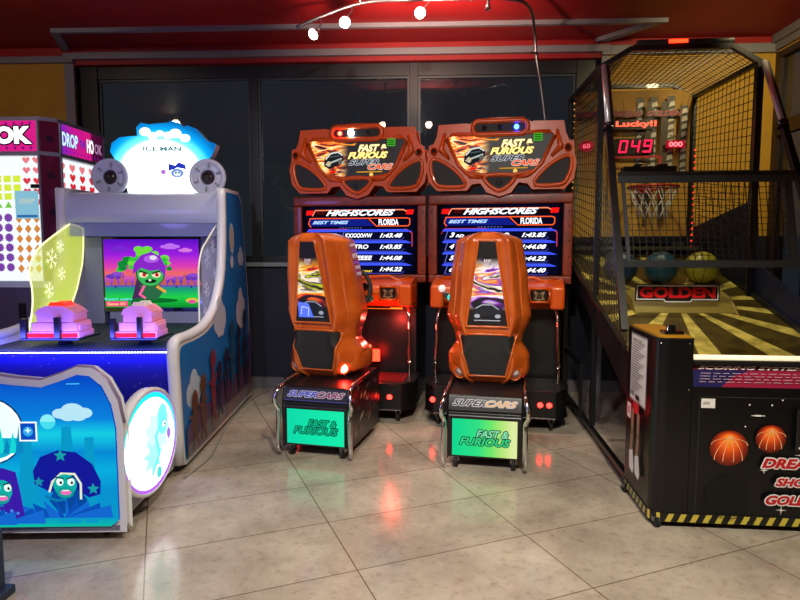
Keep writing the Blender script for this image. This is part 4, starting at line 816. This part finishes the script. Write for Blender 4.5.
for y in (.20, .34, .48, .62):
    for j, z in enumerate((2.02, 1.94, 1.86, 1.78, 1.70)): A.heart(y, z, .042, RD if (j in (1, 2, 3) and y > .2) else RD2)
    for z in (1.60, 1.52): A.heart(y, z, .035, em('#28b890', 1.1))
s.build('side_panel', T, label='glowing white panel with rows of red hearts')
MB(clear('thin_glass', '#e8f0ff', .08)).box(-1.06, -.115, 0.0, .006, 1.08, 2.08).box(-.006, 0, .115, .755, 1.08, 2.08).build('glass', T)
s = MB(); A = Art(s, (0, -.004, 0), (1, 0, 0), (0, 0, 1), (0, -1, 0)); s.box(-.32, -.13, -.006, -.001, 1.58, 1.80, em('#8cc8e0', .9))
A.rect(-.32, 1.78, -.13, 1.80, em('#1878b8', 1)); A.ell(-.24, 1.66, .05, .05, em('#2058a8', 1)); A.ell(-.24, 1.66, .03, .03, em('#c8e0e8', 1)); A.ell(-.17, 1.63, .03, .035, em('#30383c', .8)); A.para(-.30, 1.70, -.18, 1.74, .03, em('#e8d8a0', 1)); A.rect(-.31, 1.59, -.14, 1.61, em('#2c6aa8', 1)); A.k += 8
s.build('poster', T, label='small blue picture poster on the glass')
MB(BLACK).box(-.17, -.11, -.03, -.006, 1.82, 1.85).build('latch', T)
MB(mat('coin_dark', '#181c28', .5)).box(-.34, -.28, -.008, 0, .70, .90).box(-.42, -.39, -.006, 0, .60, .64).build('coin_slot', T)

# ================================================================== BASKETBALL MACHINE
T = thing('basketball_machine', 'black basketball shooting machine in a wire cage with orange ball prints', 'arcade machine', (1.079, 2.856, 0), -2.5)
PB = mat('panel_black', '#07080b', .3); FB = mat('frame_black', '#0d0e11', .38, .1, coat=.1); WIRE = mat('wire_black', '#0b0a08', .5, .2)
WD = 1.05; X1 = 1.12
colp = [(0, .46), (0, .06)]+arc(.06, .06, .06, 180, 270, 6)+[(.17, 0), (.17, .46)]
c = MB(PB).xy(colp, .05, .925).build('corner_column', T, bevel=.004)
MB(mat('orange_top', '#a87818', .35)).xy([(.012, .45), (.012, .07)]+arc(.06, .06, .048, 180, 270, 6)+[(.16, .012), (.16, .45)], .925, .935).build('column_top', c, label='amber top plate')
MB(BLACKG).box(.05, .14, .05, .12, .935, .95).lathe([(.022, 0), (.02, .03), (.001, .034)], (.09, .085, .945), (0, 0, 1)).build('handle', c)
s = MB(); A = Art(s, (-.0005, 0, 0), (0, -1, 0), (0, 0, 1), (-1, 0, 0)); IV = mat('paper_white', '#d4d4d4', .5); IG = mat('ink_grey', '#707478', .5)
A.rect(-.40, .54, -.13, .90, mat('sheet_frame', '#8a8c90', .4)); A.rect(-.39, .55, -.14, .89, IV)
for k in range(20): A.rect(-.375, .855-k*.013, -.165-.03*((k*5) % 4), .860-k*.013, IG)
A.rect(-.36, .575, -.30, .60, IG); A.rect(-.27, .565, -.21, .59, mat('ink_dark', '#181818', .5)); A.text('GAME RULES', -.34, .868, -.19, .880, MC['ink_dark'], 0, .02)
A.rect(-.40, .44, -.34, .52, IV); A.text('1', -.38, .46, -.36, .50, mat('ink_red', '#b01830', .5), 0, .03); A.rect(-.30, .49, -.20, .55, mat('red_patch', '#b8202c', .4))
LEG = mat('skin_print', '#8a6a58', .5)
for dx in (0, .10): A.line([(-.30+dx, .49), (-.30+dx, .38), (-.31+dx*1.0, .28)], .045, LEG); A.pg([(-.34+dx, .27), (-.28+dx, .29), (-.25+dx, .20), (-.27+dx, .165), (-.33+dx, .18)], IV)
s.build('side_print', c, label='white rules sheet above a print of a player\'s legs')
MB(STEEL).lathe([(.004, 0), (.001, .004)], (.02, .0, .90), (0, -1, 0), seg=8).lathe([(.004, 0), (.001, .004)], (.15, 0, .90), (0, -1, 0), seg=8).lathe([(.004, 0), (.001, .004)], (.155, 0, .68), (0, -1, 0), seg=8).build('screw', c)
fp = MB(PB).box(.17, X1, .0, .40, .05, .69).box(X1-.09, X1+.08, 0, .46, .05, .925).build('front_body', T, bevel=.003)
MB(mat('cream_tube', '#e8dfc0', .3, emit='#fff0c8', es=.55)).tube([(.172, .01, .835), (X1-.09, .01, .835)], .013).box(.172, X1-.09, .0, .05, .80, .818, BLACK).build('rail_tube', T, label='pale tube along the top edge')
s = MB(); s.yz([(0, .69), (.03, .80), (.06, .80), (.06, .69)], .17, X1-.09, PB); A = Art(s, (0, -.0, .69), (1, 0, 0), (0, .263, .965), (0, -.965, .263)); A.rect(.175, .006, X1-.095, .108, mat('score_navy', '#1c1c50', .3)); 
A.rect(.42, .006, X1-.095, .085, mat('score_red', '#8c1c3c', .3)); A.pg([(.30, .006), (.36, .06), (.44, .085), (.5, .006)], MC['score_red']); A.rect(.175, .086, X1-.095, .108, mat('score_maroon', '#5a1428', .3)); A.cloud(.78, .03, .16, .05, mat('score_cream', '#c8b0a0', .3))
A.text('SCORING SYSTEM', .20, .088, .68, .105, mat('ivory', '#e8e0e0', .4), .3, .03)
rnd = random.Random(9)
for j in range(4):
    x = .20
    while x < .95:
        q = rnd.uniform(.015, .05); A.rect(x, .028+j*.013, x+q, .031+j*.013, mat('fine_ink', '#a890a0', .4)); x += q+.012
s.build('score_panel', T, label='sloped purple-red scoring system strip')
s = MB(); A = Art(s, (0, -.0008, 0), (1, 0, 0), (0, 0, 1), (0, -1, 0)); ln = mat('groove', '#2c2e32', .4)
A.line([(.205, .06), (.205, .648), (X1, .648)], .003, ln)
A.rect(.212, .595, .275, .64, IV); A.rect(.22, .61, .25, .625, mat('ink_lt', '#a0a0a0', .5))
for x, z in ((.43, .615), (.53, .615), (.415, .51), (.575, .64)): A.ell(x, z, .004, .004, IV, 10)
A.rect(.44, .562, .50, .566, IV); A.rect(.455, .560, .485, .568, IV)
def bball(cx, cz, r):
    for i in range(22):
        f = i/21; c_ = '#%02x%02x%02x' % (int(96+150*min(1, f*1.6)), int(26+150*f**1.4), int(12+36*f*f)); q = r*(1-.88*f); A.k -= .6; A.ell(cx, cz+r*.55*f, q, q*.98, mat('ballprint%d' % i, c_, .35), 30)
    A.k = math.ceil(A.k)+1
    dl = mat('ball_seam', '#f0b080', .4)
    for k in (-.75, -.3, .25, .7):
        A.line([(cx+r*(.05+(k-.05)*math.sin(PI*.5*t_/6)), cz+r*.72-(r*1.5*t_/6)*(1-.12*abs(k))) for t_ in range(7)], .0035, dl)
    A.line([(cx+r*.93*math.cos(q), cz+r*.35*math.sin(q)+r*.2) for q in [PI*t_/10 for t_ in range(11)]], .003, dl)
bball(.345, .405, .088); bball(.528, .457, .068)
for k in range(8):
    r = .012+k*.0125; n = 30+k*2
    for i in range(0, n, 1): q0 = 2*PI*i/n; A.mb.add([A._p(.352+r*math.cos(q0), .165+r*math.sin(q0)), A._p(.352+(r+.004)*math.cos(q0), .165+(r+.004)*math.sin(q0)), A._p(.352+(r+.004)*math.cos(q0+.12), .165+(r+.004)*math.sin(q0+.12)), A._p(.352+r*math.cos(q0+.12), .165+r*math.sin(q0+.12))], [(0, 1, 2, 3)], mat('vent_hole', '#000000', .8))
RL = mat('red_letter', '#b8141c', .35); WO = mat('outline_white', '#d8d8d8', .4)
A.textb('DREAM', .49, .318, .76, .365, RL, WO, .3, .05, .006); A.textb('SHOOT', .555, .232, .79, .272, RL, WO, .3, .05, .006); A.textb('GOLDEN', .515, .142, .80, .188, RL, WO, .3, .05, .006)
A.star(.50, .308, .02, .004, 4, WO); A.star(.66, .385, .03, .004, 4, WO); A.star(.585, .118, .025, .004, 4, WO)
A.rect(.635, .40, .86, .60, mat('coin_plate', '#16161a', .4)); A.line([(.635, .40), (.635, .60), (.86, .60)], .003, ln); A.ell(.70, .505, .04, .016, mat('magenta_print', '#b02880', .4))
for z in (.42, .58): A.ell(.65, z, .005, .005, IV, 10)
s.build('front_print', fp, label='two printed orange basketballs and red DREAM SHOOT lettering')
# hazard stripe skirt
s = MB(); YS = mat('stripe_yellow', '#c0b040', .45)
s.box(-.004, .0, .06, .46, .03, .075, BLACK); s.box(.06, X1+.08, -.004, .0, .03, .075, BLACK)
A = Art(s, (0, -.0045, 0), (1, 0, 0), (0, 0, 1), (0, -1, 0), .0001)
for k in range(19): A.para(.065+k*.058, .033, .092+k*.058, .072, .018, YS)
A = Art(s, (-.0045, 0, 0), (0, -1, 0), (0, 0, 1), (-1, 0, 0), .0001)
for k in range(7): A.para(-.445+k*.056, .033, -.418+k*.056, .072, .018, mat('stripe_grey', '#a8a060', .45))
A = Art(s, (.06, .06, 0), (1, 0, 0), (0, 0, 1), (0, -1, 0), .0001)
q0 = arc(.06, .06, .064, 180, 270, 6)
for i, ((ax, ay), (bx, by)) in enumerate(zip(q0, q0[1:])): s.add([(ax, ay, .03), (bx, by, .03), (bx, by, .075), (ax, ay, .075)], [(0, 1, 2, 3)], YS if i % 3 == 1 else BLACK)
s.build('hazard_stripe', T, label='yellow and black hazard stripe')
for x, y in ((.03, .03), (-.0, .44), (X1, .05), (X1, .42), (.04, 2.38), (X1, 2.38)):
    MB(RUB).lathe([(.026, -.012), (.026, .012)], (x, y-.02, .026), (1, .2, 0), seg=16).box(x-.02, x+.02, y-.03, y+.01, .03, .052, STEEL).build('caster', T)
# frame tubes
def sq(mb, a, b, r=.02): mb.tube([a, b], r*1.3, None, 4, smooth=False)
def bar(name, *segs, r=.02, m_=FB, lab=None):
    q = MB(m_)
    for a, b in segs: sq(q, a, b, r)
    return q.build(name, T, lab)
FL, FR = (0.02, 1.35, 2.56), (1.03, 1.35, 2.56); BLp, BR = (.02, 2.45, 2.60), (1.03, 2.45, 2.60)
FLi, FRi = (.21, 1.35, 2.67), (.85, 1.35, 2.67); BLi, BRi = (.28, 2.45, 2.70), (.86, 2.45, 2.70)
bar('roof_frame', (FL, FLi), (FLi, FRi), (FRi, FR), (BLp, BLi), (BLi, BRi), (BRi, BR), (FL, BLp), (FR, BR), r=.018)
n = MB(WIRE); n.net(FL, FLi, BLi, BLp, 5, 24, .003).net(FLi, FRi, BRi, BLi, 14, 24, .003).net(FRi, FR, BR, BRi, 5, 24, .003); n.build('roof_mesh', T, 'black wire mesh roof')
bar('corner_post', (FL, (.02, 1.35, .10))); bar('corner_post', (FR, (1.03, 1.35, .10)), r=.022); bar('corner_post', (BLp, (.02, 2.45, .07))); bar('corner_post', (BR, (1.03, 2.45, .07)))
n = MB(WIRE); n.net((.02, 1.35, 1.05), (.02, 2.45, 1.30), BLp, FL, 16, 26, .0028); n.build('side_mesh', T, 'wire mesh on the left side')
n = MB(WIRE); n.net((1.03, 1.35, 1.05), (1.03, 2.45, 1.30), BR, FR, 16, 26, .003); n.build('side_mesh', T, 'wire mesh on the right side')
for x, xb in ((.02, -.03), (1.03, 1.10)):
    Tp = Vector((x, 1.30, 2.55)); Bt = Vector((xb, .44, .90)); J = Tp.lerp(Bt, .27); K = Tp.lerp(Bt, .30)
    MB(mat('dark_wine_tube', '#1c1418', .4)).tube([Tp+Vector((.028, .02, 0)), J+Vector((.028, .02, 0))], .016, seg=4, smooth=False).tube([Tp, J], .018, mat('satin_steel', '#e4e4e8', .35, .7), 10).build('chrome_strut', T)
    q = MB(FB); sq(q, J, Bt, .021); q.lathe([(.034, -.02), (.034, .02)], J, (0, .4, .9), BLACKG, 16); q.build('front_strut', T)
# low side meshes between strut and ramp
n = MB(WIRE); n.net((.0, .50, .82), (.02, 1.35, 1.05), (.02, 1.35, 2.0), (-.015, .62, 1.25), 12, 16, .002); n.build('side_mesh', T, 'lower wire mesh on the left side')
bar('lower_rail', ((-.02, .46, .80), (.0, 2.40, 1.30)), r=.014)
bar('floor_rail', ((.02, .46, .07), (.02, 2.45, .07)), r=.018); bar('floor_rail', ((1.03, .46, .07), (1.03, 2.45, .07)), r=.018)
bar('brace', ((.02, 1.75, .07), (.02, 1.75, .45)), ((.02, 1.75, .45), (.02, 2.45, .47)), r=.014)
MB(mat('lane_navy', '#0c1430', .5)).yz([(.46, .60), (.46, .92), (1.3, 1.25), (1.36, 1.68), (2.42, 1.52), (2.42, 1.1)], 1.055, 1.065).build('lane_side', T, 'navy side wall of the lane')
# guard with mesh
GM = mat('guard_grey', '#33383c', .35, .3)
q = MB(GM).box(.02, 1.06, .83, .86, 1.735, 1.775).build('guard_bar', T, bevel=.003); q = MB(GM).box(.04, 1.09, .70, .73, 1.235, 1.275).build('guard_bar', T, bevel=.003)
q = MB(FB); q.box(.02, 1.02, .84, .87, 1.775, 1.80).build('guard_top', T)
q = MB(GM); sq(q, (.97, .84, 1.74), (.975, .72, 1.27), .022); q.build('guard_upright', T)
q = MB(GM); sq(q, (.045, .84, 1.74), (.06, .72, 1.27), .010); q.build('guard_upright', T)
n = MB(WIRE); n.net((.05, .72, 1.27), (.97, .72, 1.27), (.97, .84, 1.74), (.05, .84, 1.74), 24, 13, .0028).net((.05, .72, 1.265), (1.05, .72, 1.265), (1.05, .82, 1.275), (.05, .82, 1.275), 24, 3, .002); n.build('guard_mesh', T)
q = MB(BLACKG); q.box(.05, .36, .86, .93, 1.80, 1.835).box(.12, .16, .86, .92, 1.835, 1.85).box(.25, .31, .86, .92, 1.835, 1.848); q.build('sensor_box', T, bevel=.004)
# roof light bar
q = MB(GM); q.box(.24, .86, 1.33, 1.39, 2.685, 2.72); lbx = q.build('roof_light_bar', T, bevel=.008)
MB(mat('red_beacon', '#ff2010', .3, emit='#ff1c08', es=14)).box(.44, .56, 1.322, 1.33, 2.692, 2.714).build('beacon', lbx, 'lit red beacon', bevel=.003)
# backboard
BW = mat('amber_board', '#b88a28', .6, noise=(3, '#946a18'))
bb = MB(BW); bb.box(.05, 1.0, 2.42, 2.44, 1.42, 2.66).box(.05, 1.0, 2.36, 2.44, 1.40, 1.44, BLACK).build('backboard', T)
s = MB(); A = Art(s, (0, 2.419, 0), (1, 0, 0), (0, 0, 1), (0, -1, 0), .0015)
for x in (.29, .45): A.line([(x, 2.25), (x, 2.6)], .004, mat('board_line', '#4c3610', .5))
A.line([(.06, 1.6), (.12, 2.4), (.2, 2.56), (.34, 2.6)], .03, mat('pale_arc', '#8c8460', .5))
pl = [mat('plate_a', '#a8a498', .5, .4), mat('plate_b', '#4a4640', .5, .3)]
for x, z1 in ((.56, 2.6), (.665, 2.6), (.80, 2.6), (.90, 2.52)):
    A.rect(x-.005, 1.95, x+.055, z1, pl[1])
    k = 0; z = 1.95
    while z+.06 < z1: A.pg([(x, z), (x+.05, z+.015), (x+.045, z+.05), (x+.008, z+.04)], pl[0]); z += .062; k += 1
A.rect(.62, 1.6, .66, 2.55, mat('board_dark', '#3c2c10', .5)); A.rect(.735, 1.6, .79, 2.55, MC['board_dark'])
A.textb('DREAM SHOOTING', .05, 2.43, .58, 2.475, mat('dark_red_letter', '#a01420', .4), mat('letter_edge', '#1c0c10', .4), .3, .04, .006)
A.textb('GOLDEN', .62, 2.43, .90, 2.475, MC['dark_red_letter'], MC['letter_edge'], .3, .04, .006)
A.rect(.30, 2.325, .70, 2.405, mat('led_black', '#0c0606', .3)); A.text('Lucky!!', .37, 2.335, .70, 2.395, em('#ff5a40', 2.2), 0, .04)
A.text('SCORE', .43, 2.272, .64, 2.302, mat('ink_brown', '#2c1c08', .5), 0, .03); A.rect(.36, 2.12, .68, 2.25, MC['led_black']); 
def seg7(A, ch, x, z, w_, h, m_):
    on = {'0': 'abcdef', '4': 'fgbc', '9': 'abcdfg'}[ch]; P = dict(a=((0, h), (w_, h)), b=((w_, h), (w_, h/2)), c=((w_, h/2), (w_, 0)), d=((0, 0), (w_, 0)), e=((0, 0), (0, h/2)), f=((0, h/2), (0, h)), g=((0, h/2), (w_, h/2)))
    for c_ in on: A.line([(x+p_[0]+p_[1]*.15, z+p_[1]) for p_ in P[c_]], .014, m_)
for i, ch in enumerate('049'): seg7(A, ch, .40+i*.095, 2.14, .055, .09, em('#ff2048', 1.8))

A.text('TIME', .79, 2.245, .89, 2.27, MC['ink_brown'], 0, .03); A.rect(.77, 2.165, .92, 2.225, em('#c01028', .8)); A.text('000', .79, 2.175, .90, 2.215, em('#ff8088', 1.8), 0, .03)
A.ell(.13, 2.19, .06, .045, em('#b01028', .9)); A.text('60', .10, 2.17, .16, 2.21, em('#ff6070', 1.6), 0, .03)
A.line([(.35, 1.75), (.35, 2.095), (.725, 2.095), (.725, 1.75)], .018, mat('red_square', '#a01014', .4))
s.build('score_display', T, label='red lit score display with SCORE 049')
bb2 = MB(em('#ff3020', 2.0))
for k in range(22): bb2.box(1.02, 1.028, 2.36, 2.37, 1.10+k*.05, 1.112+k*.05)
bb2.box(1.0225, 1.0255, 2.368, 2.372, 1.10, 2.16, BLACK).build('light_string', T, label='vertical string of tiny red lights')
bb2 = MB(em('#ffb060', 1.5))
for k in range(26): bb2.box(.035, .042, 2.37, 2.375, 1.30+k*.05, 1.308+k*.05)
bb2.box(.037, .040, 2.373, 2.377, 1.30, 2.56, BLACK).build('light_string', T, label='vertical string of tiny amber lights')
# hoop
h = MB(mat('hoop_red', '#8c2410', .35, .3)); h.tube([(.62+.19*math.cos(q), 2.12+.19*math.sin(q), 1.83) for q in [2*PI*k/28 for k in range(28)]], .010, closed=True).box(.56, .68, 2.31, 2.42, 1.80, 1.86); hp = h.build('hoop', T)
n = MB(mat('net_white', '#b8b4a8', .7))
for k in range(12):
    for sg in (1, -1):
        n.tube([(.62+r*math.cos(2*PI*k/12+sg*t_), 2.12+r*math.sin(2*PI*k/12+sg*t_), z) for r, t_, z in ((.19, 0, 1.83), (.15, .26, 1.74), (.12, .52, 1.66), (.11, .78, 1.58))], .004, seg=4)
n.build('hoop_net', hp)
n = MB(mat('back_shelf', '#3c3828', .5)); n.box(.04, 1.02, 2.18, 2.40, 1.33, 1.36).box(.04, 1.02, 2.38, 2.43, 1.0, 1.33, BLACK); n.build('rear_shelf', T)
# ramp with rays
R0 = lambda y: .645+.283*y
def raymat():
    m = bpy.data.materials.new('ray_print'); m.use_nodes = True; nt = m.node_tree; b = nt.nodes['Principled BSDF']; N = nt.nodes.new; L = nt.links.new
    tc = N('ShaderNodeTexCoord'); mp = N('ShaderNodeMapping'); mp.inputs['Location'].default_value = (-.52, -1.25, 0); L(tc.outputs['Object'], mp.inputs[0])
    sp = N('ShaderNodeSeparateXYZ'); L(mp.outputs[0], sp.inputs[0]); at = N('ShaderNodeMath'); at.operation = 'ARCTAN2'; L(sp.outputs[0], at.inputs[0]); L(sp.outputs[1], at.inputs[1])
    mu = N('ShaderNodeMath'); mu.operation = 'MULTIPLY'; mu.inputs[1].default_value = 14; L(at.outputs[0], mu.inputs[0]); si = N('ShaderNodeMath'); si.operation = 'SINE'; L(mu.outputs[0], si.inputs[0])
    r = N('ShaderNodeValToRGB'); r.color_ramp.interpolation = 'LINEAR'; r.color_ramp.elements[0].position = .45; r.color_ramp.elements[1].position = .55
    r.color_ramp.elements[0].color = lin('#4a3e10'); r.color_ramp.elements[1].color = lin('#ccbc5c'); L(si.outputs[0], r.inputs[0])
    n_ = N('ShaderNodeTexNoise'); n_.inputs['Scale'].default_value = 12; n_.inputs['Detail'].default_value = 6; L(tc.outputs['Object'], n_.inputs['Vector']); r2_ = N('ShaderNodeValToRGB'); r2_.color_ramp.elements[0].position = .35; r2_.color_ramp.elements[0].color = (.35, .32, .2, 1); r2_.color_ramp.elements[1].position = .6; L(n_.outputs['Fac'], r2_.inputs[0])
    mx = N('ShaderNodeMix'); mx.data_type = 'RGBA'; mx.blend_type = 'MULTIPLY'; mx.inputs[0].default_value = .8; L(r.outputs[0], mx.inputs[6]); L(r2_.outputs[0], mx.inputs[7]); L(mx.outputs[2], b.inputs['Base Color']); b.inputs['Roughness'].default_value = .4; return m
MB(raymat()).yz([(.06, R0(.06)), (2.36, R0(2.36)), (2.36, R0(2.36)-.03), (.06, R0(.06)-.03)], .02, 1.035).build('ramp', T, label='sloping ball ramp printed with yellow rays')
MB(mat('ramp_side', '#090a12', .5)).yz([(.40, .46), (.40, R0(.40)-.03), (2.36, R0(2.36)-.03), (2.36, R0(2.36)-.16)], 0.02, .035).yz([(.40, .46), (.40, R0(.40)+.03), (2.36, R0(2.36)+.03), (2.36, R0(2.36)-.16)], 1.037, 1.05).build('ramp_side', T)
s = MB(mat('sign_plate', '#7a6a28', .5)); s.yz([(1.02, R0(1.02)), (1.12, R0(1.12)+.055), (1.30, R0(1.3)+.05), (1.40, R0(1.40))], .19, .82)
s.build('ramp_hump', T, bevel=.01)
s = MB(); s.box(.215, .725, 1.02, 1.03, 1.0, 1.105, mat('sign_edge_blk', '#140c0c', .4)); A = Art(s, (0, 1.019, 0), (1, 0, 0), (0, 0, 1), (0, -1, 0)); A.line([(.225, 1.01), (.225, 1.095), (.715, 1.095), (.715, 1.01), (.56, 1.01), (.55, .995), (.40, .995), (.39, 1.01)], .007, WO, True); A.text('GOLDEN', .24, 1.018, .70, 1.088, mat('sign_red', '#d8141e', .35), 0, .045)
s.v = [v for v in s.v]; sn = s.build('lettering', T, label='red GOLDEN lettering on the ramp')
sn.location = (-.03, -.02, .015)
for k, (x, y, c1, lab) in enumerate(((.24, 1.56, '#0c2a44', 'dark blue ball on the ramp, leftmost of the three in the cage'), (.52, 1.56, '#0e3c48', 'teal ball on the ramp between another blue ball and the yellow one'), (.80, 1.56, '#8c8420', 'yellow ball on the ramp behind the GOLDEN lettering'))):
    r = .115; z = R0(y)+r*1.042+.001
    ca, sa = math.cos(math.radians(-2.5)), math.sin(math.radians(-2.5))
    px, py = 1.079+x*ca-y*sa, 2.856+x*sa+y*ca
    bt = thing('basketball', lab, 'ball', (px, py, z), 20*k, 'balls lying on the ramp')
    MB(mat('ball_skin%d' % k, c1, .4)).ball((0, 0, 0), r, seg=32, rings=20).build('ball_skin', bt)
    q = MB(RUB); q.tube([(r*math.cos(t_), r*math.sin(t_), 0) for t_ in [2*PI*i/32 for i in range(32)]], .0022, closed=True, seg=5); q.tube([(r*math.cos(t_), 0, r*math.sin(t_)) for t_ in [2*PI*i/32 for i in range(32)]], .0022, closed=True, seg=5)
    for sg in (-1, 1): q.tube([tuple(Vector((r*.80*math.cos(t_), sg*(.35+.25*math.cos(2*t_))*r, r*.80*math.sin(t_))).normalized()*r) for t_ in [2*PI*i/32 for i in range(32)]], .0022, closed=True, seg=5)
    q.build('seam', bt)

# ================================================================== SMALL THINGS
q = MB(mat('cable_grey', '#8c8c88', .5)).tube(smooth_open([(-1.42, 3.35, .008), (-1.40, 3.7, .008), (-1.47, 4.1, .008), (-1.55, 4.6, .008), (-1.56, 5.2, .008), (-1.50, 5.5, .008)], 6), .006, seg=6)
q.build('power_cable', None, 'pale cable on the floor along the side of the water shooter', cat='cable')
sp = thing('barrier_post', 'short dark blue-grey metal post foot at the bottom left corner', 'post', (-1.67, 2.13, 0))
pm = mat('post_blue_grey', '#2c3850', .4, .3)
MB(pm).box(-.06, .03, -.03, .03, .03, .27).build('post', sp, bevel=.006); MB(pm).box(-.10, .055, -.05, .05, 0, .035).build('foot', sp, bevel=.006)

# ================================================================== LIGHT
def area(name, loc, target, size, power, col, spread=None, sy=None):
    l = bpy.data.lights.new(name, 'AREA'); l.energy = power; l.color = col; l.size = size
    if sy: l.shape = 'RECTANGLE'; l.size_y = sy
    if spread: l.spread = math.radians(spread)
    o = bpy.data.objects.new(name, l); C.objects.link(o); o.location = loc
    o.rotation_euler = (Vector(target)-Vector(loc)).to_track_quat('-Z', 'Y').to_euler(); return o
def spot(loc, target, power, col, ang, rad=.06, blend=.5, name='ceiling_or_fill_spot'):
    l = bpy.data.lights.new(name, 'SPOT'); l.energy = power; l.color = col; l.spot_size = math.radians(ang); l.spot_blend = blend; l.shadow_soft_size = rad
    o = bpy.data.objects.new(name, l); C.objects.link(o); o.location = loc; o.rotation_euler = (Vector(target)-Vector(loc)).to_track_quat('-Z', 'Y').to_euler()
spot((.5, .5, 3.1), (.6, 2.3, 0), 520, (1, .90, .68), 90, .08, .9)
spot((-.7, .4, 3.1), (-.5, 2.5, 0), 170, (.92, .88, .95), 95, .08, .9)
spot((2.3, 3.6, 3.1), (2.5, 5.6, 2.4), 120, (1, .82, .42), 80, .06, .9)
spot((-3.6, 2.9, 3.1), (-3.7, 5.6, 2.6), 30, (1, .84, .6), 80, .06, .9)
spot((-1.4, .5, 3.0), (-1.9, 4.7, 1.5), 150, (.80, .84, 1), 45, .06, .9)  # added fill that brightens the upper part of the water shooter
spot((-.2, .2, 3.0), (-.1, 5.0, 1.3), 270, (1, .92, .82), 60, .08, .9)
for x, z, e, tx in ((-.83, 2.80, 20, -1.1), (-.60, 2.88, 45, -.3), (-.065, 2.93, 60, .4)):
    spot((x, 4.33, z), (x+tx*.3, 3.7, z-1), e, (1, .88, .7), 126, .03, .6, 'track_spot')
for x, z, e in ((-.55, 2.80, 40), (-.0, 2.80, 90)):
    spot((x, 4.20, z), (x+.1, 4.65, 3.2), e, (1, .66, .5), 112, .04, .7, 'bulb_spill')
spot((1.6, 4.2, 2.66), (1.7, 4.5, 1), 55, (1, .95, .55), 120, .05, .8, 'cage_lamp')
l = bpy.data.lights.new('blue_fill_light', 'POINT'); l.energy = 36; l.color = (.28, .24, 1); l.shadow_soft_size = .3  # added blue fill for the left ceiling and floor; no machine stands here
o = bpy.data.objects.new('blue_fill_light', l); C.objects.link(o); o.location = (-2.9, .9, 1.9)
# the strip of small blue lights along the deck edge of the water shooter
def local(x, y, z):
    a = math.radians(4); return (-1.403+x*math.cos(a)-y*math.sin(a), 2.59+x*math.sin(a)+y*math.cos(a), z)
area('strip_light', local(-.6, .80, .73), local(-.6, .84, .3), 1.1, 5, (.08, .10, 1), sy=.02)
area('strip_light', local(-.6, .86, .80), local(-.6, 1.3, .74), 1.1, 8, (.10, .12, 1), sy=.02)
spot((3.35, 3.4, 3.6), (3.46, 5.0, 2.7), 60, (1, .95, .8), 60, .05, .6, 'board_fill_light')  # added outside only to brighten the pale board
wd = bpy.data.worlds.new('night'); wd.use_nodes = True; wd.node_tree.nodes['Background'].inputs[0].default_value = (.05, .06, .075, 1); wd.node_tree.nodes['Background'].inputs[1].default_value = .8
S_ = bpy.context.scene; S_.world = wd
cam = bpy.data.cameras.new('camera'); cam.sensor_width = 36; cam.lens = 600/800*36; cam.clip_start = .05
co = bpy.data.objects.new('camera', cam); C.objects.link(co); co.location = (0, 0, 1.35); co.rotation_euler = (math.radians(85), 0, math.radians(2.7)); S_.camera = co
S_.view_settings.view_transform = 'Standard'; S_.view_settings.look = 'None'; S_.view_settings.exposure = 0; S_.view_settings.gamma = 1; S_.view_settings.use_curve_mapping = False
